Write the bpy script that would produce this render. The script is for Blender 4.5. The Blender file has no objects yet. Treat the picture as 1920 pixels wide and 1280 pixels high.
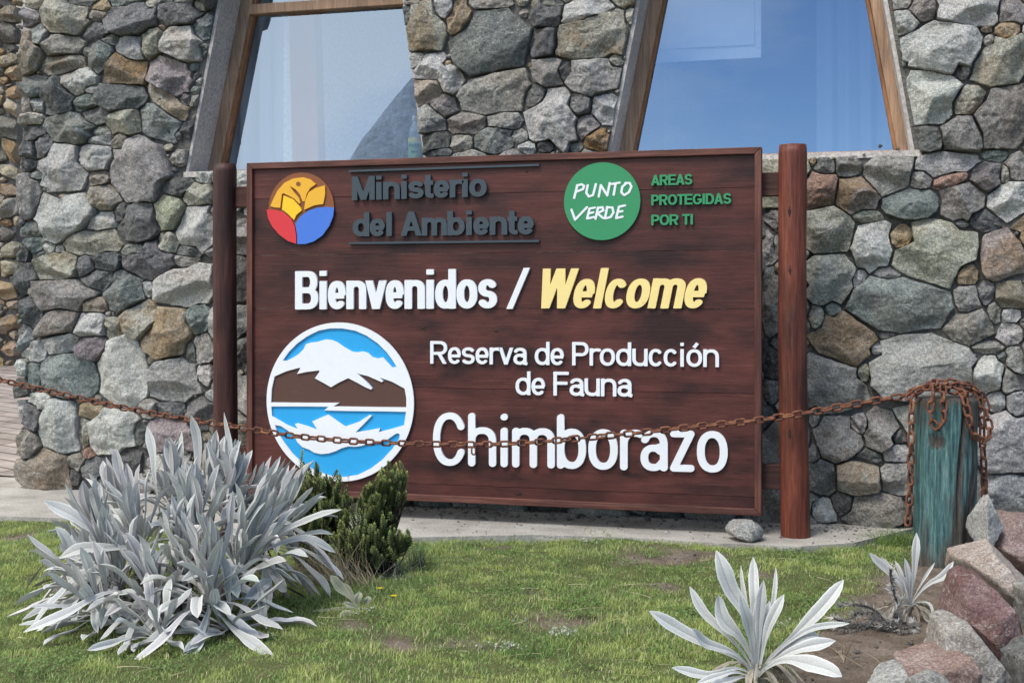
import bpy, bmesh, math, random
import numpy as np
from mathutils import Vector, Matrix
from mathutils.geometry import delaunay_2d_cdt
R = math.radians
sc = bpy.context.scene
C = sc.collection
random.seed(7); rng = np.random.default_rng(11)

# ------------------------------------------------------------------ camera, world, sun, exposure
TH = R(15.5); FPX = 2400.0; CAMH = 0.955; HORY = 564.0
CS, SN = math.cos(TH), math.sin(TH)
cam = bpy.data.objects.new('camera', bpy.data.cameras.new('camera')); C.objects.link(cam); sc.camera = cam
cam.location = (0, 0, CAMH); cam.rotation_euler = (R(90), 0, TH)
cam.data.sensor_width = 36; cam.data.lens = FPX/1920*36; cam.data.shift_y = -(640-HORY)/1920
cam.data.clip_start = 0.05; cam.data.clip_end = 3000

SUN_EL, SUN_AZ = 57, 205          # azimuth: compass degrees from +Y, clockwise
sd = Vector((math.sin(R(SUN_AZ))*math.cos(R(SUN_EL)), math.cos(R(SUN_AZ))*math.cos(R(SUN_EL)), math.sin(R(SUN_EL))))
w = bpy.data.worlds.new('World'); sc.world = w; w.use_nodes = True
nt = w.node_tree; bg = nt.nodes['Background']; bg.inputs['Strength'].default_value = 0.13
sky = nt.nodes.new('ShaderNodeTexSky'); sky.sky_type = 'NISHITA'; sky.sun_disc = False
sky.sun_elevation = R(SUN_EL); sky.sun_rotation = R(SUN_AZ); sky.altitude = 3500; sky.dust_density = 0.6
tc = nt.nodes.new('ShaderNodeTexCoord')
mp = nt.nodes.new('ShaderNodeMapping'); mp.inputs['Scale'].default_value = (1.0, 1.0, 2.2)
ns = nt.nodes.new('ShaderNodeTexNoise'); ns.inputs['Scale'].default_value = 1.9; ns.inputs['Detail'].default_value = 7; ns.inputs['Roughness'].default_value = .55
sep = nt.nodes.new('ShaderNodeSeparateXYZ')
mx = nt.nodes.new('ShaderNodeMath'); mx.operation = 'MULTIPLY_ADD'; mx.inputs[1].default_value = -1.15; mx.inputs[2].default_value = -0.10
ad = nt.nodes.new('ShaderNodeMath'); ad.operation = 'ADD'
rp = nt.nodes.new('ShaderNodeValToRGB'); rp.color_ramp.elements[0].position = .52; rp.color_ramp.elements[1].position = .82
mixw = nt.nodes.new('ShaderNodeMixRGB'); mixw.inputs[2].default_value = (8.2, 8.2, 8.3, 1)
L = nt.links.new
L(tc.outputs['Generated'], mp.inputs[0]); L(mp.outputs[0], ns.inputs['Vector']); L(tc.outputs['Generated'], sep.inputs[0])
mz = nt.nodes.new('ShaderNodeMath'); mz.operation = 'MULTIPLY_ADD'; mz.inputs[1].default_value = .55; L(sep.outputs['Z'], mz.inputs[0]); L(mx.outputs[0], mz.inputs[2])
L(sep.outputs['X'], mx.inputs[0]); L(mz.outputs[0], ad.inputs[0]); L(ns.outputs['Fac'], ad.inputs[1]); L(ad.outputs[0], rp.inputs[0])
L(rp.outputs[0], mixw.inputs[0]); L(sky.outputs[0], mixw.inputs[1]); L(mixw.outputs[0], bg.inputs['Color'])
sun = bpy.data.objects.new('sun', bpy.data.lights.new('sun', 'SUN')); C.objects.link(sun)
sun.data.energy = 1.5; sun.data.angle = R(18); sun.data.color = (1, .965, .91)
sun.rotation_euler = (-sd).to_track_quat('-Z', 'Y').to_euler()
sc.view_settings.view_transform = 'Standard'; sc.view_settings.look = 'None'
sc.view_settings.exposure = 0.98; sc.view_settings.gamma = 1

# ------------------------------------------------------------------ helpers
def rayd(px, py):
    u = (px-960)/FPX; v = (HORY-py)/FPX
    return Vector((u*CS-SN, u*SN+CS, v))
def atY(px, py, Y): d = rayd(px, py); return d*(Y/d.y)+Vector((0, 0, CAMH))
def atZ(px, py, z): d = rayd(px, py); return d*((z-CAMH)/d.z)+Vector((0, 0, CAMH))
def atD(px, py, D): return rayd(px, py)*D+Vector((0, 0, CAMH))
RIGHT = Vector((CS, SN, 0)); FWD = Vector((-SN, CS, 0)); UP = Vector((0, 0, 1))

def _h(i, j, k, s):
    n = (i*374761393+j*668265263+k*2147483647+s*974711) & 0xffffffff
    n = ((n ^ (n >> 13))*1274126177) & 0xffffffff
    n = ((n ^ (n >> 15))*2246822519) & 0xffffffff
    return ((n ^ (n >> 16)) & 0xffff)/32767.5-1
def vnoise(p, s=0):
    p = np.asarray(p, float); f0 = np.floor(p); f = p-f0; i = f0.astype(np.int64)
    u = f*f*(3-2*f); r = 0
    for a in (0, 1):
        for b in (0, 1):
            for c in (0, 1):
                wgt = (u[:, 0] if a else 1-u[:, 0])*(u[:, 1] if b else 1-u[:, 1])*(u[:, 2] if c else 1-u[:, 2])
                r = r+wgt*_h(i[:, 0]+a, i[:, 1]+b, i[:, 2]+c, s)
    return r
def fbm(p, o=4, s=0, g=.5):
    p = np.asarray(p, float); r = 0; a = 1
    for k in range(o): r = r+a*vnoise(p*(2**k)+k*17.3, s+k); a *= g
    return r

def link(name, me, mat=None, parent=None):
    o = bpy.data.objects.new(name, me); C.objects.link(o)
    if mat is not None: me.materials.append(mat)
    if parent is not None: o.parent = parent
    return o
def npmesh(name, V, F, smooth=True, cols=None):
    """V (n,3); F list of int arrays (m,k); cols dict name->(n,4)"""
    me = bpy.data.meshes.new(name); V = np.asarray(V, np.float32)
    if not isinstance(F, list): F = [F]
    F = [np.asarray(f, np.int32) for f in F if len(f)]
    lt = np.concatenate([np.full(len(f), f.shape[1], np.int32) for f in F]); ls = np.concatenate([[0], np.cumsum(lt)[:-1]]).astype(np.int32)
    li = np.concatenate([f.ravel() for f in F])
    me.vertices.add(len(V)); me.vertices.foreach_set('co', V.ravel())
    me.loops.add(len(li)); me.loops.foreach_set('vertex_index', li)
    me.polygons.add(len(lt)); me.polygons.foreach_set('loop_start', ls); me.polygons.foreach_set('loop_total', lt)
    me.polygons.foreach_set('use_smooth', np.full(len(lt), smooth))
    for k, c in (cols or {}).items():
        at = me.attributes.new(k, 'FLOAT_COLOR', 'POINT'); at.data.foreach_set('color', np.asarray(c, np.float32).ravel())
    me.update(calc_edges=True); me.validate()
    return me
def merge(parts):
    V = []; F = {}; cols = {}; n = 0
    for v, f, c in parts:
        V.append(v)
        for ff in (f if isinstance(f, list) else [f]):
            ff = np.asarray(ff)
            if len(ff): F.setdefault(ff.shape[1], []).append(ff+n)
        for k, cc in c.items(): cols.setdefault(k, []).append(cc)
        n += len(v)
    return np.concatenate(V), [np.concatenate(x) for x in F.values()], {k: np.concatenate(x) for k, x in cols.items()}
def thing(name, label, cat, loc=(0, 0, 0), group=None):
    o = bpy.data.objects.new(name, None); C.objects.link(o); o.location = loc; o.empty_display_size = .1
    return tag(o, label, cat, group)
def tag(o, label, cat, group=None):
    o['label'] = label; o['category'] = cat
    if group: o['group'] = group
    return o
def rebase(o, base):
    """put a mesh object's origin at its base"""
    b = Vector(base); o.data.transform(Matrix.Translation(-b)); o.location = b; return o
def boxmesh(name, boxes, bev=.002):
    """boxes: (center, half, matrix3 or None)"""
    bm = bmesh.new()
    for c, h, m in boxes:
        r = bmesh.ops.create_cube(bm, size=2); M = Matrix.Translation(Vector(c)) @ (m.to_4x4() if m else Matrix()) @ Matrix.Diagonal((*h, 1))
        bmesh.ops.transform(bm, matrix=M, verts=r['verts'])
    if bev: bmesh.ops.bevel(bm, geom=list(bm.edges), offset=bev, segments=1, affect='EDGES')
    me = bpy.data.meshes.new(name); bm.to_mesh(me); bm.free(); return me
def beam(p, q, wid, dep, side=Vector((0, 1, 0))):
    d = (Vector(q)-Vector(p)); x = d.normalized(); y = (side-x*side.dot(x)).normalized(); z = x.cross(y)
    return ((Vector(p)+Vector(q))/2, (d.length/2, dep/2, wid/2), Matrix((x, y, z)).transposed())

# ------------------------------------------------------------------ materials
def mat(name, rough=.8, spec=.3):
    m = bpy.data.materials.new(name); m.use_nodes = True; b = m.node_tree.nodes['Principled BSDF']
    b.inputs['Roughness'].default_value = rough; b.inputs['Specular IOR Level'].default_value = spec
    return m, m.node_tree, b
def N(t, kind, **kw):
    n = t.nodes.new('ShaderNode'+kind)
    for k, v in kw.items():
        if k in n.inputs: n.inputs[k].default_value = v
        else: setattr(n, k, v)
    return n
def ramp(t, src, stops):
    n = t.nodes.new('ShaderNodeValToRGB'); e = n.color_ramp.elements
    while len(e) < len(stops): e.new(.5)
    for x, (p, c) in zip(e, stops):
        x.position = p; x.color = c if len(c) == 4 else (*c, 1)
    t.links.new(src, n.inputs[0]); return n.outputs[0]
def mixc(t, fac, a, b, mode='MIX'):
    n = t.nodes.new('ShaderNodeMixRGB'); n.blend_type = mode
    for i, v in ((0, fac), (1, a), (2, b)):
        if hasattr(v, 'is_linked'): t.links.new(v, n.inputs[i])
        else: n.inputs[i].default_value = v if i == 0 or len(v) == 4 else (*v, 1)
    return n.outputs[0]
def coords(t, scale=(1, 1, 1), obj=True):
    c = N(t, 'TexCoord'); m = N(t, 'Mapping'); m.inputs['Scale'].default_value = scale
    t.links.new(c.outputs['Object'], m.inputs[0]); return m.outputs[0]
def noise(t, vec, scale, detail=5, rough=.6):
    n = N(t, 'TexNoise', Scale=scale, Detail=detail, Roughness=rough); t.links.new(vec, n.inputs['Vector']); return n.outputs['Fac']
def bump(t, b, h, strength, dist):
    n = N(t, 'Bump', Strength=strength, Distance=dist); t.links.new(h, n.inputs['Height']); t.links.new(n.outputs[0], b.inputs['Normal'])
W1 = (1, 1, 1); K0 = (0, 0, 0)

def stone_material(name):
    m, t, b = mat(name, .92, .25)
    at = N(t, 'Attribute', attribute_name='tint'); ex = N(t, 'Attribute', attribute_name='extra')
    c = N(t, 'TexCoord'); o = N(t, 'VectorMath', operation='MULTIPLY_ADD'); o.inputs[1].default_value = (37, 61, 53)
    t.links.new(ex.outputs['Color'], o.inputs[0]); t.links.new(c.outputs['Object'], o.inputs[2]); v = o.outputs[0]
    sx = N(t, 'SeparateXYZ'); t.links.new(ex.outputs['Color'], sx.inputs[0])
    n1 = noise(t, v, 9, 6, .62); n2 = noise(t, v, 80, 9, .74); n3 = noise(t, v, 5, 3, .5); n4 = noise(t, v, 190, 3, .6)
    col = mixc(t, 1, at.outputs['Color'], ramp(t, n1, [(.3, (.86,)*3), (.5, (1.0,)*3), (.72, (1.13,)*3)]), 'MULTIPLY')
    # ochre stain
    st = N(t, 'Math', operation='MULTIPLY'); t.links.new(ramp(t, n3, [(.50, K0), (.56, W1)]), st.inputs[0]); t.links.new(sx.outputs['Y'], st.inputs[1])
    col = mixc(t, st.outputs[0], col, (.25, .155, .07))
    vn = N(t, 'TexNoise', Scale=4.5, Detail=4.0, Roughness=.55, Distortion=1.2); t.links.new(v, vn.inputs['Vector'])
    vs_ = ramp(t, vn.outputs['Fac'], [(.492, K0), (.5, (.42,)*3), (.508, K0)]); col = mixc(t, vs_, col, (.46, .45, .42))
    # mineral speckle and lichen
    col = mixc(t, 1, col, ramp(t, n2, [(.30, (.55,)*3), (.5, (1.0,)*3), (.70, (1.5,)*3)]), 'MULTIPLY')
    li = N(t, 'Math', operation='MULTIPLY'); l2 = N(t, 'Math', operation='ADD', use_clamp=True)
    mm = N(t, 'Math', operation='MULTIPLY'); t.links.new(n2, mm.inputs[0]); t.links.new(n1, mm.inputs[1])
    t.links.new(ramp(t, mm.outputs[0], [(.22, K0), (.36, W1)]), li.inputs[0]); t.links.new(sx.outputs['X'], li.inputs[1])
    col = mixc(t, li.outputs[0], col, (.56, .55, .51))
    col = mixc(t, 1, col, ramp(t, n4, [(.3, (.6,)*3), (.5, (1,)*3), (.7, (1.5,)*3)]), 'MULTIPLY')
    t.links.new(col, b.inputs['Base Color'])
    vr = N(t, 'TexVoronoi', Scale=38.0); t.links.new(v, vr.inputs['Vector'])
    hh = N(t, 'Math', operation='MULTIPLY_ADD'); hh.inputs[1].default_value = .5; t.links.new(vr.outputs['Distance'], hh.inputs[0]); t.links.new(n2, hh.inputs[2])
    h3 = N(t, 'Math', operation='ADD'); t.links.new(hh.outputs[0], h3.inputs[0]); t.links.new(n1, h3.inputs[1])
    bump(t, b, h3.outputs[0], 1.0, .016)
    return m
M_STONE = stone_material('field_stone')

def earthy(name, c1, c2, sc1=8, sc2=90, bd=.006, rough=.95, bs=.7):
    m, t, b = mat(name, rough, .2); v = coords(t)
    n1 = noise(t, v, sc1, 6, .6); n2 = noise(t, v, sc2, 6, .7)
    col = mixc(t, ramp(t, n1, [(.35, K0), (.65, W1)]), c1, c2)
    col = mixc(t, 1, col, ramp(t, n2, [(.3, (.6,)*3), (.5, (1,)*3), (.7, (1.4,)*3)]), 'MULTIPLY')
    t.links.new(col, b.inputs['Base Color'])
    a = N(t, 'Math', operation='ADD'); t.links.new(n1, a.inputs[0]); t.links.new(n2, a.inputs[1]); bump(t, b, a.outputs[0], bs, bd)
    return m
M_MORTAR = earthy('mortar', (.085, .080, .074), (.19, .183, .17), 7, 60, .03)
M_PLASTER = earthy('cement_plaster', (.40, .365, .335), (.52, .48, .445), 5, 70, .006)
M_CONC = earthy('concrete', (.26, .24, .21), (.42, .40, .36), 4, 110, .006)
M_SOIL = earthy('soil', (.085, .062, .045), (.15, .115, .088), 6, 70, .02)
M_THATCH = earthy('lawn_soil', (.05, .052, .022), (.10, .085, .05), 5, 80, .02)
M_WHITEWALL = earthy('pale_plaster', (.42, .39, .34), (.54, .51, .46), 3, 60, .004)

def paint(name, col, wear=.5, rough=.55, bs=.25):
    m, t, b = mat(name, rough, .35); v = coords(t); n1 = noise(t, v, 25, 4); n2 = noise(t, v, 140, 4)
    d = tuple(x*.95 for x in col); c = mixc(t, ramp(t, n1, [(.3, K0), (.7, W1)]), d, col)
    n3 = noise(t, v, 70, 6, .75); n4 = noise(t, v, 6, 3); mm = N(t, 'Math', operation='MULTIPLY'); t.links.new(n3, mm.inputs[0]); t.links.new(n4, mm.inputs[1])
    c = mixc(t, ramp(t, mm.outputs[0], [(.40, K0), (.425, (wear,)*3)]), c, (.20, .12, .09))
    t.links.new(c, b.inputs['Base Color']); bump(t, b, n2, bs, .002); return m
P_WHITE = paint('white_paint', (.73, .75, .78)); P_CREAM = paint('cream_paint', (.82, .65, .26)); P_SLATE = paint('slate_paint', (.042, .060, .074))
P_GREEN = paint('green_paint', (.034, .25, .105)); P_BLUE = paint('blue_paint', (.018, .33, .68)); P_YEL = paint('yellow_paint', (.76, .40, .03))
P_YEL2 = paint('bright_yellow_paint', (.85, .52, .02)); P_RED = paint('red_paint', (.62, .035, .045)); P_AZUL = paint('cobalt_paint', (.055, .17, .60))
P_BROWN = paint('flat_brown_paint', (.085, .040, .030)); P_ORB = paint('orange_brown_paint', (.22, .075, .025))

def wood(name, dark, mid, light, axis='X', gs=1.0, rough=.6, blot=.6, useat=False, bd=.003):
    m, t, b = mat(name, rough, .3)
    s = {'X': (1.2, 26, 26), 'Y': (26, 1.2, 26), 'Z': (26, 26, 1.2)}[axis]
    v = coords(t, tuple(x*gs for x in s)); vb = coords(t, {'X': (1, 2.2, 2.2), 'Y': (2, 1, 2), 'Z': (2.4, 2.4, .9)}[axis])
    if useat:
        a = N(t, 'Attribute', attribute_name='plank'); vm = N(t, 'VectorMath', operation='MULTIPLY_ADD'); vm.inputs[1].default_value = (9, 17, 23)
        t.links.new(a.outputs['Color'], vm.inputs[0]); t.links.new(v, vm.inputs[2]); v = vm.outputs[0]
        vm2 = N(t, 'VectorMath', operation='MULTIPLY_ADD'); vm2.inputs[1].default_value = (1.5, 3, 2)
        t.links.new(a.outputs['Color'], vm2.inputs[0]); t.links.new(vb, vm2.inputs[2]); vb = vm2.outputs[0]
    g = noise(t, v, 3.0, 8, .68); bl = noise(t, vb, 3.2, 5, .55); fine = noise(t, v, 14, 4, .7)
    col = ramp(t, g, [(.30, dark), (.5, mid), (.72, light)])
    col = mixc(t, 1, col, ramp(t, bl, [(.34, (1-blot, 1-blot*.92, 1-blot*.8)), (.5, (1,)*3), (.66, (1+blot*.7, 1+blot*.6, 1+blot*.6))]), 'MULTIPLY')
    col = mixc(t, 1, col, ramp(t, fine, [(.3, (.82,)*3), (.55, (1,)*3), (.78, (1.3,)*3)]), 'MULTIPLY')
    t.links.new(col, b.inputs['Base Color'])
    if useat:
        sp_ = N(t, 'SeparateXYZ'); t.links.new(a.outputs['Color'], sp_.inputs[0]); col = mixc(t, 1, col, ramp(t, sp_.outputs['X'], [(0, (.78,)*3), (1, (1.28, 1.22, 1.2))]), 'MULTIPLY')
        scr = noise(t, v, 6, 10, .8); col = mixc(t, ramp(t, scr, [(.60, K0), (.72, (.5,)*3)]), col, (.19, .095, .078)); t.links.new(col, b.inputs['Base Color'])
    h = N(t, 'Math', operation='ADD'); t.links.new(g, h.inputs[0]); t.links.new(fine, h.inputs[1]); bump(t, b, h.outputs[0], .5, bd)
    return m
M_PANEL = wood('stained_panel_wood', (.055, .0165, .0135), (.070, .0210, .0170), (.092, .031, .025), 'X', .8, .48, .62, True, .002)
M_RAIL = wood('stained_rail_wood', (.045, .015, .011), (.10, .036, .026), (.19, .082, .060), 'X', 1, .55, .35)
M_RAILV = wood('stained_upright_wood', (.045, .015, .011), (.095, .034, .025), (.17, .075, .055), 'Z', 1, .55, .35)
M_POST = wood('stained_post_wood', (.042, .011, .008), (.110, .029, .017), (.19, .060, .035), 'Z', 1.2, .45, .55)
M_POSTD = wood('dark_post_wood', (.018, .008, .007), (.042, .014, .011), (.085, .030, .022), 'Z', 1.2, .5, .5)
M_JAMB = wood('window_frame_wood', (.19, .115, .07), (.33, .21, .135), (.47, .33, .23), 'Z', .8, .65, .3)
M_JAMBO = wood('orange_frame_wood', (.16, .07, .03), (.27, .125, .055), (.38, .2, .1), 'Z', .8, .6, .3)
M_BATTEN = wood('batten_wood', (.025, .010, .008), (.052, .020, .015), (.09, .04, .03), 'X', 1, .6, .4)

def attr_leaf(name, rough=.75, sheen=0.0, trans=0.0, bs=.3, nsc=300, var=.25):
    m, t, b = mat(name, rough, .25); a = N(t, 'Attribute', attribute_name='col'); v = coords(t); n = noise(t, v, nsc, 3)
    lo = 1-var; col = mixc(t, 1, a.outputs['Color'], ramp(t, n, [(.3, (lo,)*3), (.7, (1+var,)*3)]), 'MULTIPLY')
    t.links.new(col, b.inputs['Base Color']); bump(t, b, n, bs, .002)
    if sheen: b.inputs['Sheen Weight'].default_value = sheen; b.inputs['Sheen Roughness'].default_value = .6
    if trans:
        tr = N(t, 'BsdfTranslucent'); t.links.new(col, tr.inputs['Color']); ms = N(t, 'MixShader'); ms.inputs[0].default_value = trans
        out = t.nodes['Material Output']; t.links.new(b.outputs[0], ms.inputs[1]); t.links.new(tr.outputs[0], ms.inputs[2]); t.links.new(ms.outputs[0], out.inputs[0])
    return m
M_SILVER = attr_leaf('woolly_silver_leaf', .9, .35, .12, .35, 260, .12)
M_GREEN = attr_leaf('shrub_leaf', .55, 0, .15, .1, 200, .25)
M_GRASS = attr_leaf('grass_blade', .6, 0, .35, .0, 40, .15)
M_DRY = attr_leaf('dry_straw', .8, 0, .2, .1, 100, .25)

def rust():
    m, t, b = mat('rusty_iron', .85, .3); v = coords(t); n1 = noise(t, v, 35, 5); n2 = noise(t, v, 300, 4)
    c = ramp(t, n1, [(.3, (.045, .022, .018)), (.48, (.12, .047, .03)), (.62, (.20, .085, .042)), (.75, (.30, .15, .06))])
    c = mixc(t, 1, c, ramp(t, n2, [(.3, (.65,)*3), (.7, (1.35,)*3)]), 'MULTIPLY'); t.links.new(c, b.inputs['Base Color']); bump(t, b, n2, .6, .001); return m
M_RUST = rust()
def teal():
    m, t, b = mat('weathered_teal_wood', .85, .2)
    v = coords(t, (40, 40, 3.0)); v2 = coords(t, (3, 3, 1.2)); g = noise(t, v, 2.2, 7, .65); p = noise(t, v2, 3, 5, .6); f = noise(t, v, 9, 4, .7)
    c = ramp(t, g, [(.34, (.035, .048, .048)), (.44, (.065, .135, .138)), (.55, (.10, .22, .215)), (.72, (.30, .37, .35))])
    grey = ramp(t, g, [(.3, (.035, .032, .028)), (.55, (.12, .11, .095)), (.8, (.22, .21, .18))])
    at = N(t, 'Attribute', attribute_name='col'); sx = N(t, 'SeparateXYZ'); t.links.new(at.outputs['Color'], sx.inputs[0])
    ad = N(t, 'Math', operation='ADD'); t.links.new(sx.outputs['X'], ad.inputs[0]); t.links.new(p, ad.inputs[1])
    c = mixc(t, ramp(t, ad.outputs[0], [(.50, K0), (.74, W1)]), c, grey)
    c = mixc(t, 1, c, ramp(t, f, [(.3, (.7,)*3), (.7, (1.3,)*3)]), 'MULTIPLY')
    t.links.new(c, b.inputs['Base Color']); hh = N(t, 'Math', operation='ADD'); t.links.new(g, hh.inputs[0]); t.links.new(f, hh.inputs[1]); bump(t, b, hh.outputs[0], 1, .010); return m
M_TEAL = teal()
def glass():
    m = bpy.data.materials.new('window_glass'); m.use_nodes = True; t = m.node_tree; t.nodes.clear()
    out = N(t, 'OutputMaterial'); g = N(t, 'BsdfGlossy', Roughness=0.0); g.inputs['Color'].default_value = (.40, .51, .64, 1)
    tr = N(t, 'BsdfTransparent'); tr.inputs['Color'].default_value = (.78, .85, .92, 1); ms = N(t, 'MixShader'); ms.inputs[0].default_value = .42
    t.links.new(tr.outputs[0], ms.inputs[1]); t.links.new(g.outputs[0], ms.inputs[2]); t.links.new(ms.outputs[0], out.inputs[0]); return m
M_GLASS = glass()

# ------------------------------------------------------------------ stone masonry
PAL = {'g': (.250, .243, .222), 'd': (.125, .127, .124), 'w': (.41, .405, .38), 'k': (.285, .270, .215), 'b': (.245, .212, .175), 'o': (.285, .220, .145),
       't': (.165, .188, .178), 'p': (.205, .189, .185), 'l': (.355, .353, .335), 'r': (.265, .168, .13)}
LICH = {'w': .95, 'l': .45, 'k': .4, 'g': .3, 'o': .2, 'b': .2, 't': .22, 'p': .22, 'd': .12, 'r': .1}
STAIN = {'k': .5, 'o': .9, 'b': .5, 'w': .3, 'r': .3, 'g': .15, 'l': .1, 't': .15, 'p': .1, 'd': .05}
def simplify(lp, eps):
    P = np.array(lp); n = len(P)
    if n < 8: return P
    keep = np.zeros(n, bool); far = int(np.argmax(np.hypot(*(P-P[0]).T))); keep[0] = keep[far] = True; stack = [(0, far), (far, n)]
    Q = np.vstack([P, P[:1]])
    while stack:
        a, b = stack.pop()
        if b-a < 2: continue
        d = Q[b]-Q[a]; l = np.hypot(*d) or 1e-9; s = Q[a+1:b]-Q[a]; pe = np.abs(s[:, 0]*d[1]-s[:, 1]*d[0])/l; m = int(np.argmax(pe))
        if pe[m] > eps: keep[a+1+m] = True; stack += [(a, a+1+m), (a+1+m, b)]
    return P[keep]
def inpoly(P, poly):
    x, y = P[..., 0], P[..., 1]; r = np.zeros(x.shape, bool); n = len(poly)
    for i in range(n):
        (x1, y1), (x2, y2) = poly[i], poly[i-1]
        c = ((y1 > y) != (y2 > y)) & (x < (x2-x1)*(y-y1)/((y2-y1) if y2 != y1 else 1e-9)+x1); r ^= c
    return r
def fill_seeds(S, inside, box, radii, tries, codes, gen, asp=(1.0, 1.6), tight=.82):
    """S rows: cx, cz, rx, rz, ang; adds smaller stones wherever there is room"""
    S = [list(s) for s in S]; codes_out = []
    for r in radii:
        arr = np.array([s[:5] for s in S]) if S else np.zeros((0, 5))
        P = np.stack([gen.uniform(box[0], box[1], tries), gen.uniform(box[2], box[3], tries)], 1); P = P[inside(P)]
        for p in P:
            rr = r*gen.uniform(.8, 1.2); a = gen.uniform(*asp); rx, rz = rr*math.sqrt(a), rr/math.sqrt(a); ang = gen.normal(0, .35)
            if len(arr):
                d = p-arr[:, :2]; ca, sa = np.cos(arr[:, 4]), np.sin(arr[:, 4])
                q = np.hypot((d[:, 0]*ca+d[:, 1]*sa)/(arr[:, 2]+rr*tight), (-d[:, 0]*sa+d[:, 1]*ca)/(arr[:, 3]+rr*tight))
                if q.min() < 1: continue
            row = [p[0], p[1], rx, rz, ang]; S.append(row); codes_out.append(codes[int(gen.integers(len(codes)))])
            arr = np.vstack([arr, row])
    return S, codes_out
def build_stones(S, codes, inside, gen, gap=.0022, prot=1.0, NA=56, lim=1.38, warm=(1, 1, 1)):
    """returns verts in (x, out, z) local masonry space"""
    A = np.array(S); n = len(A); ca, sa = np.cos(A[:, 4]), np.sin(A[:, 4]); parts = []
    rings = np.array([0, .12, .24, .35, .45, .54, .62, .69, .76, .82, .88, .93, .97, .99, 1.0, 1.0]); NR = len(rings); NS = 34
    phi = np.arange(NA)/NA*2*np.pi
    for i in range(n):
        cx, cz, rx, rz, ang = A[i]
        d = np.hypot(A[:, 0]-cx, A[:, 1]-cz); nb = np.where((d < (np.maximum(A[:, 2], A[:, 3])+max(rx, rz))*1.35) & (np.arange(n) != i))[0]
        u = np.stack([np.cos(phi), np.sin(phi)], 1)                       # unit-circle directions in stone frame
        k = int(gen.integers(4, 7)); tk = (np.arange(k)+gen.uniform(-.32, .32, k))/k*2*np.pi+gen.uniform(0, 6.28); off = gen.uniform(.98, lim, k)
        cosd = np.cos(phi[:, None]-tk[None]); cap = np.where(cosd > .05, off/np.maximum(cosd, .05), 9).min(1); cap = np.minimum(cap, 1.75)
        s = np.linspace(0, 1, NS)[None, :]*cap[:, None]
        qx, qz = u[:, 0:1]*s*rx, u[:, 1:2]*s*rz; X = cx+qx*ca[i]-qz*sa[i]; Z = cz+qx*sa[i]+qz*ca[i]
        ok = inside(np.stack([X, Z], -1)); mine = s
        for j in nb:
            dx, dz = X-A[j, 0], Z-A[j, 1]
            ok &= np.hypot((dx*ca[j]+dz*sa[j])/A[j, 2], (-dx*sa[j]+dz*ca[j])/A[j, 3]) >= mine
        ok[:, 0] = True; first = np.where(ok.all(1), NS-1, np.argmax(~ok, 1)-1)
        Rm = s[np.arange(NA), np.maximum(first, 1)]
        Rm = np.minimum(Rm, (np.roll(Rm, 1)+np.roll(Rm, -1))/2*1.22)
        mr = min(rx, rz)
        loop = simplify(list(zip(np.cos(phi)*Rm, np.sin(phi)*Rm)), .085)
        pa = np.arctan2(loop[:, 1], loop[:, 0]) % (2*np.pi); o_ = np.argsort(pa); pa = pa[o_]; loop = loop[o_]
        extra = np.linspace(0, 2*np.pi, NA-len(pa), endpoint=False)+.013 if NA > len(pa) else np.zeros(0)
        ph = np.sort(np.concatenate([pa, extra]))[:NA]; u = np.stack([np.cos(ph), np.sin(ph)], 1); k_ = np.searchsorted(pa, ph, side='right')-1
        A_, B_ = loop[k_], loop[(k_+1) % len(loop)]; dn_ = u[:, 0]*(B_[:, 1]-A_[:, 1])-u[:, 1]*(B_[:, 0]-A_[:, 0])
        Rm = np.clip((A_[:, 0]*(B_[:, 1]-A_[:, 1])-A_[:, 1]*(B_[:, 0]-A_[:, 0]))/np.where(np.abs(dn_) < 1e-6, 1e-6, dn_), .15, 2); Rm = np.where(np.isfinite(Rm), Rm, 1)
        Rm = np.maximum(Rm-gap/mr, .15)
        Rm = Rm*(1+.045*vnoise(np.stack([np.cos(ph)*2.6+i*3.1, np.sin(ph)*2.6, np.full(NA, i*.7)], 1), 5)*.4+.03*vnoise(np.stack([np.cos(ph)*8+i, np.sin(ph)*8, ph*0+i], 1), 6))
        t = rings[:, None]; QX = u[None, :, 0]*Rm[None]*t; QZ = u[None, :, 1]*Rm[None]*t
        D = float(np.clip(.8*mr, .018, .07))*gen.uniform(.75, 1.25)*prot
        a0 = gen.normal(0, .28, 2); h = 1+a0[0]*QX+a0[1]*QZ
        for _ in range(int(gen.integers(1, 4))): a1 = gen.normal(0, .75, 2); h = np.minimum(h, 1+gen.uniform(-.02, .16)+a1[0]*QX+a1[1]*QZ)
        for _ in range(int(gen.integers(4, 8))):
            th_ = gen.uniform(0, 6.28); sl = gen.uniform(.3, 1.9); xo = gen.uniform(.15, .95)
            h = np.minimum(h, 1-sl*(QX*math.cos(th_)+QZ*math.sin(th_)-xo))
        for _ in range(int(gen.integers(3, 6))):
            th_ = gen.uniform(0, 6.28); sl = gen.uniform(1.5, 3.2); xo = gen.uniform(.62, .98)
            h = np.minimum(h, 1-sl*(QX*math.cos(th_)+QZ*math.sin(th_)-xo))
        h = np.clip(h, .28, 1.5); lx, lz = QX*rx, QZ*rz
        wx = cx+lx*ca[i]-lz*sa[i]; wz = cz+lx*sa[i]+lz*ca[i]; P3 = np.stack([wx.ravel()*1., np.full(wx.size, i*1.37), wz.ravel()*1.], 1)
        H = h*D+(fbm(P3*11, 3, 9)*.010+np.abs(fbm(P3*30, 3, 4))*.010-.005).reshape(h.shape)*min(1, mr/.04)
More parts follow.
